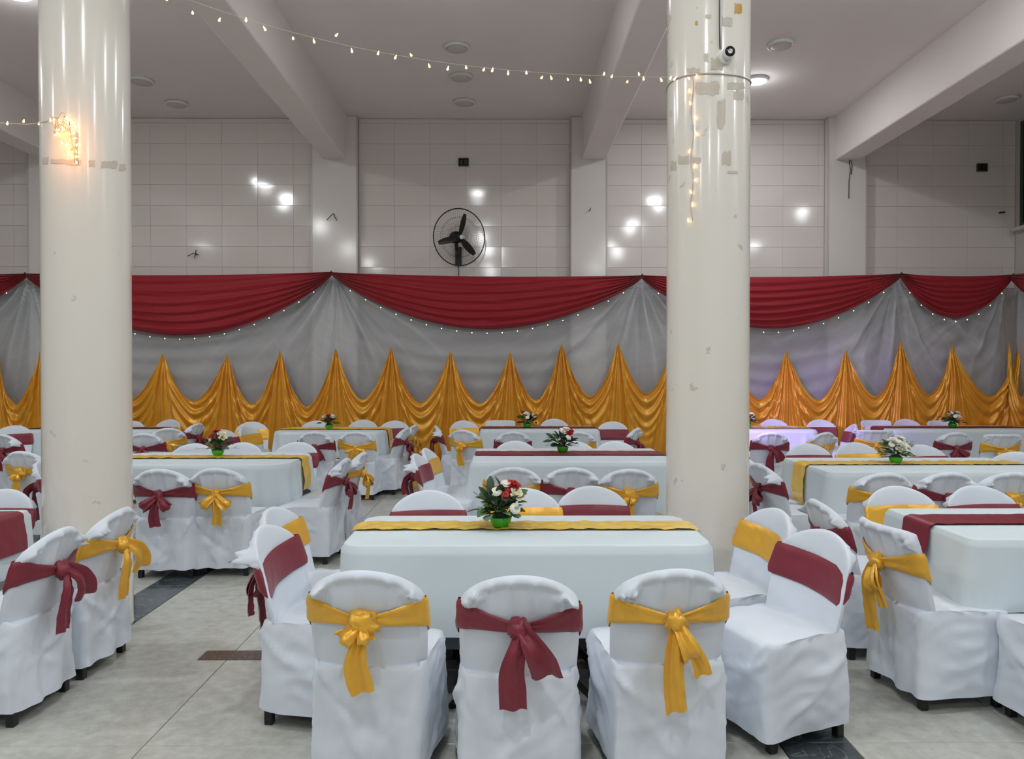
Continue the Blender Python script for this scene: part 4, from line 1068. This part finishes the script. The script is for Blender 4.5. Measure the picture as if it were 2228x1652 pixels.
st = ob('fairy_light_string', mesh('fairy_light_string', vv, ff, True, 'wire')); tag(st, 'string of warm fairy lights sagging across the ceiling to the right column', 'string lights')
rr = random.Random(8)
for px, py in B1: ob('bulb', BULB, st, P(px, py, strY(px)+rr.uniform(-.01, .01)), (rr.uniform(-.6, .6), rr.uniform(-.6, .6), 0))
B2 = [(305, 445), (263, 530), (268, 600), (297, 682), (305, 775), (265, 877), (295, 962), (300, 1042), (273, 1112), (283, 1185), (260, 1278)]
ps = [on_col(1400+x/2.664, y/2.664, C2, .016) for x, y in B2]
wp_ = [on_col(1505+3*math.sin(i*1.3), 165+i*21, C2, .006) for i in range(16)]
vv, ff = tube(wp_, .0022, 5); st2 = ob('fairy_light_string', mesh('fairy_light_string', vv, ff, True, 'wire')); tag(st2, 'fairy lights hanging straight down the front of the right column', 'string lights')
for p in ps: ob('bulb', BULB, st2, p, (rr.uniform(-.5, .5), rr.uniform(-.5, .5), 0))
ring = [(C2[0]+(COLR+.004)*math.cos(a*.1309), C2[1]+(COLR+.004)*math.sin(a*.1309), 3.30+.012*math.sin(a*.1309*2+1)) for a in range(48)]
vv, ff = tube(ring, .004, 6, True); o = ob('tie_wire', mesh('tie_wire', vv, ff, True, 'wire')); tag(o, 'thin tie wire wound round the right column below the camera', 'wire')
# bundle on the left column
B3 = [(315, 708), (340, 705), (365, 710), (400, 700), (412, 690), (432, 712), (445, 722), (455, 745), (420, 745), (395, 735), (375, 745), (350, 765), (360, 785), (345, 790), (448, 780), (425, 790), (380, 838), (410, 848), (385, 762), (405, 720), (372, 725), (440, 760), (458, 812), (464, 850), (459, 885), (463, 918), (462, 950), (478, 845)]
bc = on_col(147, 287, C1, .0)
bu = empty('fairy_light_bundle', bc); tag(bu, 'tangled bundle of glowing warm fairy lights on the left column', 'string lights')
bp = [on_col(x/2.664, y/2.664, C1, rr.uniform(.015, .05))-bc for x, y in B3]
for p in bp: ob('bulb', BULB, bu, p, (rr.uniform(-1.5, 1.5), rr.uniform(-1.5, 1.5), 0))
m = MB(); order = list(range(len(bp))); rr.shuffle(order)
for q in range(2):
    pp = [bp[i]+Vector((rr.uniform(-.015, .015), rr.uniform(-.012, .0), rr.uniform(-.015, .015))) for i in order[q*11:q*11+11]]
    fine = []
    for i in range(len(pp)-1):
        for k in range(4): fine.append(pp[i].lerp(pp[i+1], k/4)+Vector((0, -.008, .02*math.sin(math.pi*k/4)*rr.choice((-1, 1)))))
    m.add(tube(fine, .002, 5))
for x0 in (458, 468):
    m.add(tube([on_col((x0+3*math.sin(i))/2.664, 780/2.664+i*8.5, C1, .006)-bc for i in range(9)], .0026, 5))
ob('wire', m.mesh('wire', 'wire', True), bu)
l = bpy.data.lights.new('bulb_glow', 'POINT'); l.energy = 1.3; l.color = (1, .34, .07); l.shadow_soft_size = .05
lo = bpy.data.objects.new('bulb_glow', l); C.objects.link(lo); lo.parent = bu; lo.location = (.06, -.13, -.10)
lp = [Vector((-7.0, 4.5, ZBEAM+.002)), Vector((-5.5, 4.55, 3.75)), Vector((-4.2, 4.58, 3.2))]+[Vector(P(-60+i*16, 274+1.5*math.sin(i), 4.6)) for i in range(10)]+[on_col(112, 268, C1, .01), on_col(125, 264, C1, .01)]
vv, ff = tube(lp, .0022, 5); o = ob('fairy_light_string', mesh('fairy_light_string', vv, ff, True, 'wire')); tag(o, 'short string of fairy lights running left from the left column', 'string lights')
for px, py in ((26, 273), (61, 268), (94, 273)): ob('bulb', BULB, o, P(px, py, 4.58), (rr.uniform(-.5, .5), rr.uniform(-.5, .5), 0))

# ------------------------------------------------------------------ purple floor light behind the right column
pl = empty('stage_light', (2.40, 8.5, 0), R(-38)); tag(pl, 'purple stage light on a black tripod behind the right column', 'lamp')
HZ = 1.55
tilt = Matrix.Translation((0, 0, HZ)) @ Matrix.Rotation(R(-100), 4, 'X')
v, f = lathe([(.0001, -.12), (.06, -.115), (.085, -.08), (.085, .09), (.09, .1), (.08, .1), (.078, .07), (.0001, .069)], 24); ob('housing', mesh('housing', [tuple(tilt @ Vector(p)) for p in v], f, True, 'blackp'), pl)
v, f = lathe([(.077, .072), (.05, .08), (.0001, .083)], 24); ob('lens', mesh('lens', [tuple(tilt @ Vector(p)) for p in v], f, True, 'ledp'), pl)
m = MB().add(box(-.11, -.10, -.02, .02, HZ-.14, HZ+.03)).add(box(.10, .11, -.02, .02, HZ-.14, HZ+.03)).add(box(-.11, .11, -.02, .02, HZ-.152, HZ-.14)); ob('bracket', m.mesh('bracket', 'blackp'), pl)
vv, ff = tube([(0, 0, .2), (0, 0, HZ-.15)], .016, 10); ob('pole', mesh('pole', vv, ff, True, 'blackp'), pl)
for k in range(3):
    a = 2.094*k+.4; vv, ff = tube([(0, 0, .55), (.22*math.cos(a), .22*math.sin(a), .01)], .011, 8); ob('leg', mesh('leg', vv, ff, True, 'blackp'), pl)
l = bpy.data.lights.new('led_beam', 'SPOT'); l.energy = 260; l.color = (.50, .28, 1); l.spot_size = R(62); l.spot_blend = .9; l.shadow_soft_size = .07
lo = bpy.data.objects.new('led_beam', l); C.objects.link(lo); lo.parent = pl; lo.location = (0, .12, HZ-.02); lo.rotation_euler = (R(90-19), 0, 0)

# ------------------------------------------------------------------ old tape on the columns
M['tape'] = mat('old_tape', S(200, 192, 178), .35, var=.10, vscale=30); M['tapey'] = mat('yellow_tape', S(200, 150, 56), .4, var=.1, vscale=30)
def tape(colm, c, x0, x1, y0, y1, m='tape', seed=0):
    rr = random.Random(seed+int(x0)); nu, nv = 9, 6; v = []
    for j in range(nv):
        for i in range(nu):
            jx = rr.uniform(-1, 1)*(x1-x0)*.05 if i in (0, nu-1) else 0; jy = rr.uniform(-1, 1)*(y1-y0)*.14 if j in (0, nv-1) else 0
            p = on_col(x0+(x1-x0)*i/(nu-1)+jx, y0+(y1-y0)*j/(nv-1)+jy, c, .0016); v.append((p.x-c[0], p.y-c[1], p.z))
    ob('tape', mesh('tape', v, grid_faces(nu, nv), True, m), colm)
for k, q in enumerate(((100, 113, 346, 360), (118, 150, 350, 360), (152, 183, 351, 363), (200, 213, 352, 366), (227, 262, 353, 369), (266, 280, 360, 374))): tape(col1, C1, *q, seed=k)
for k, q in enumerate(((1512, 1564, 182, 207), (1560, 1577, 221, 278), (1582, 1618, 181, 196), (1596, 1618, 200, 217), (1546, 1572, 128, 152), (1494, 1522, 150, 160), (1475, 1498, 340, 358), (1505, 1524, 343, 356), (1571, 1590, 330, 360), (1458, 1470, 352, 372), (1533, 1546, 34, 42), (1564, 1592, 40, 60), (1544, 1562, 178, 200), (1530, 1540, 118, 136), (1583, 1605, 372, 378))): tape(col2, C2, *q, seed=k+20)
tape(col2, C2, 1597, 1613, 11, 30, 'tapey', 50); tape(col2, C2, 1511, 1517, 48, 57, 'tapey', 51)
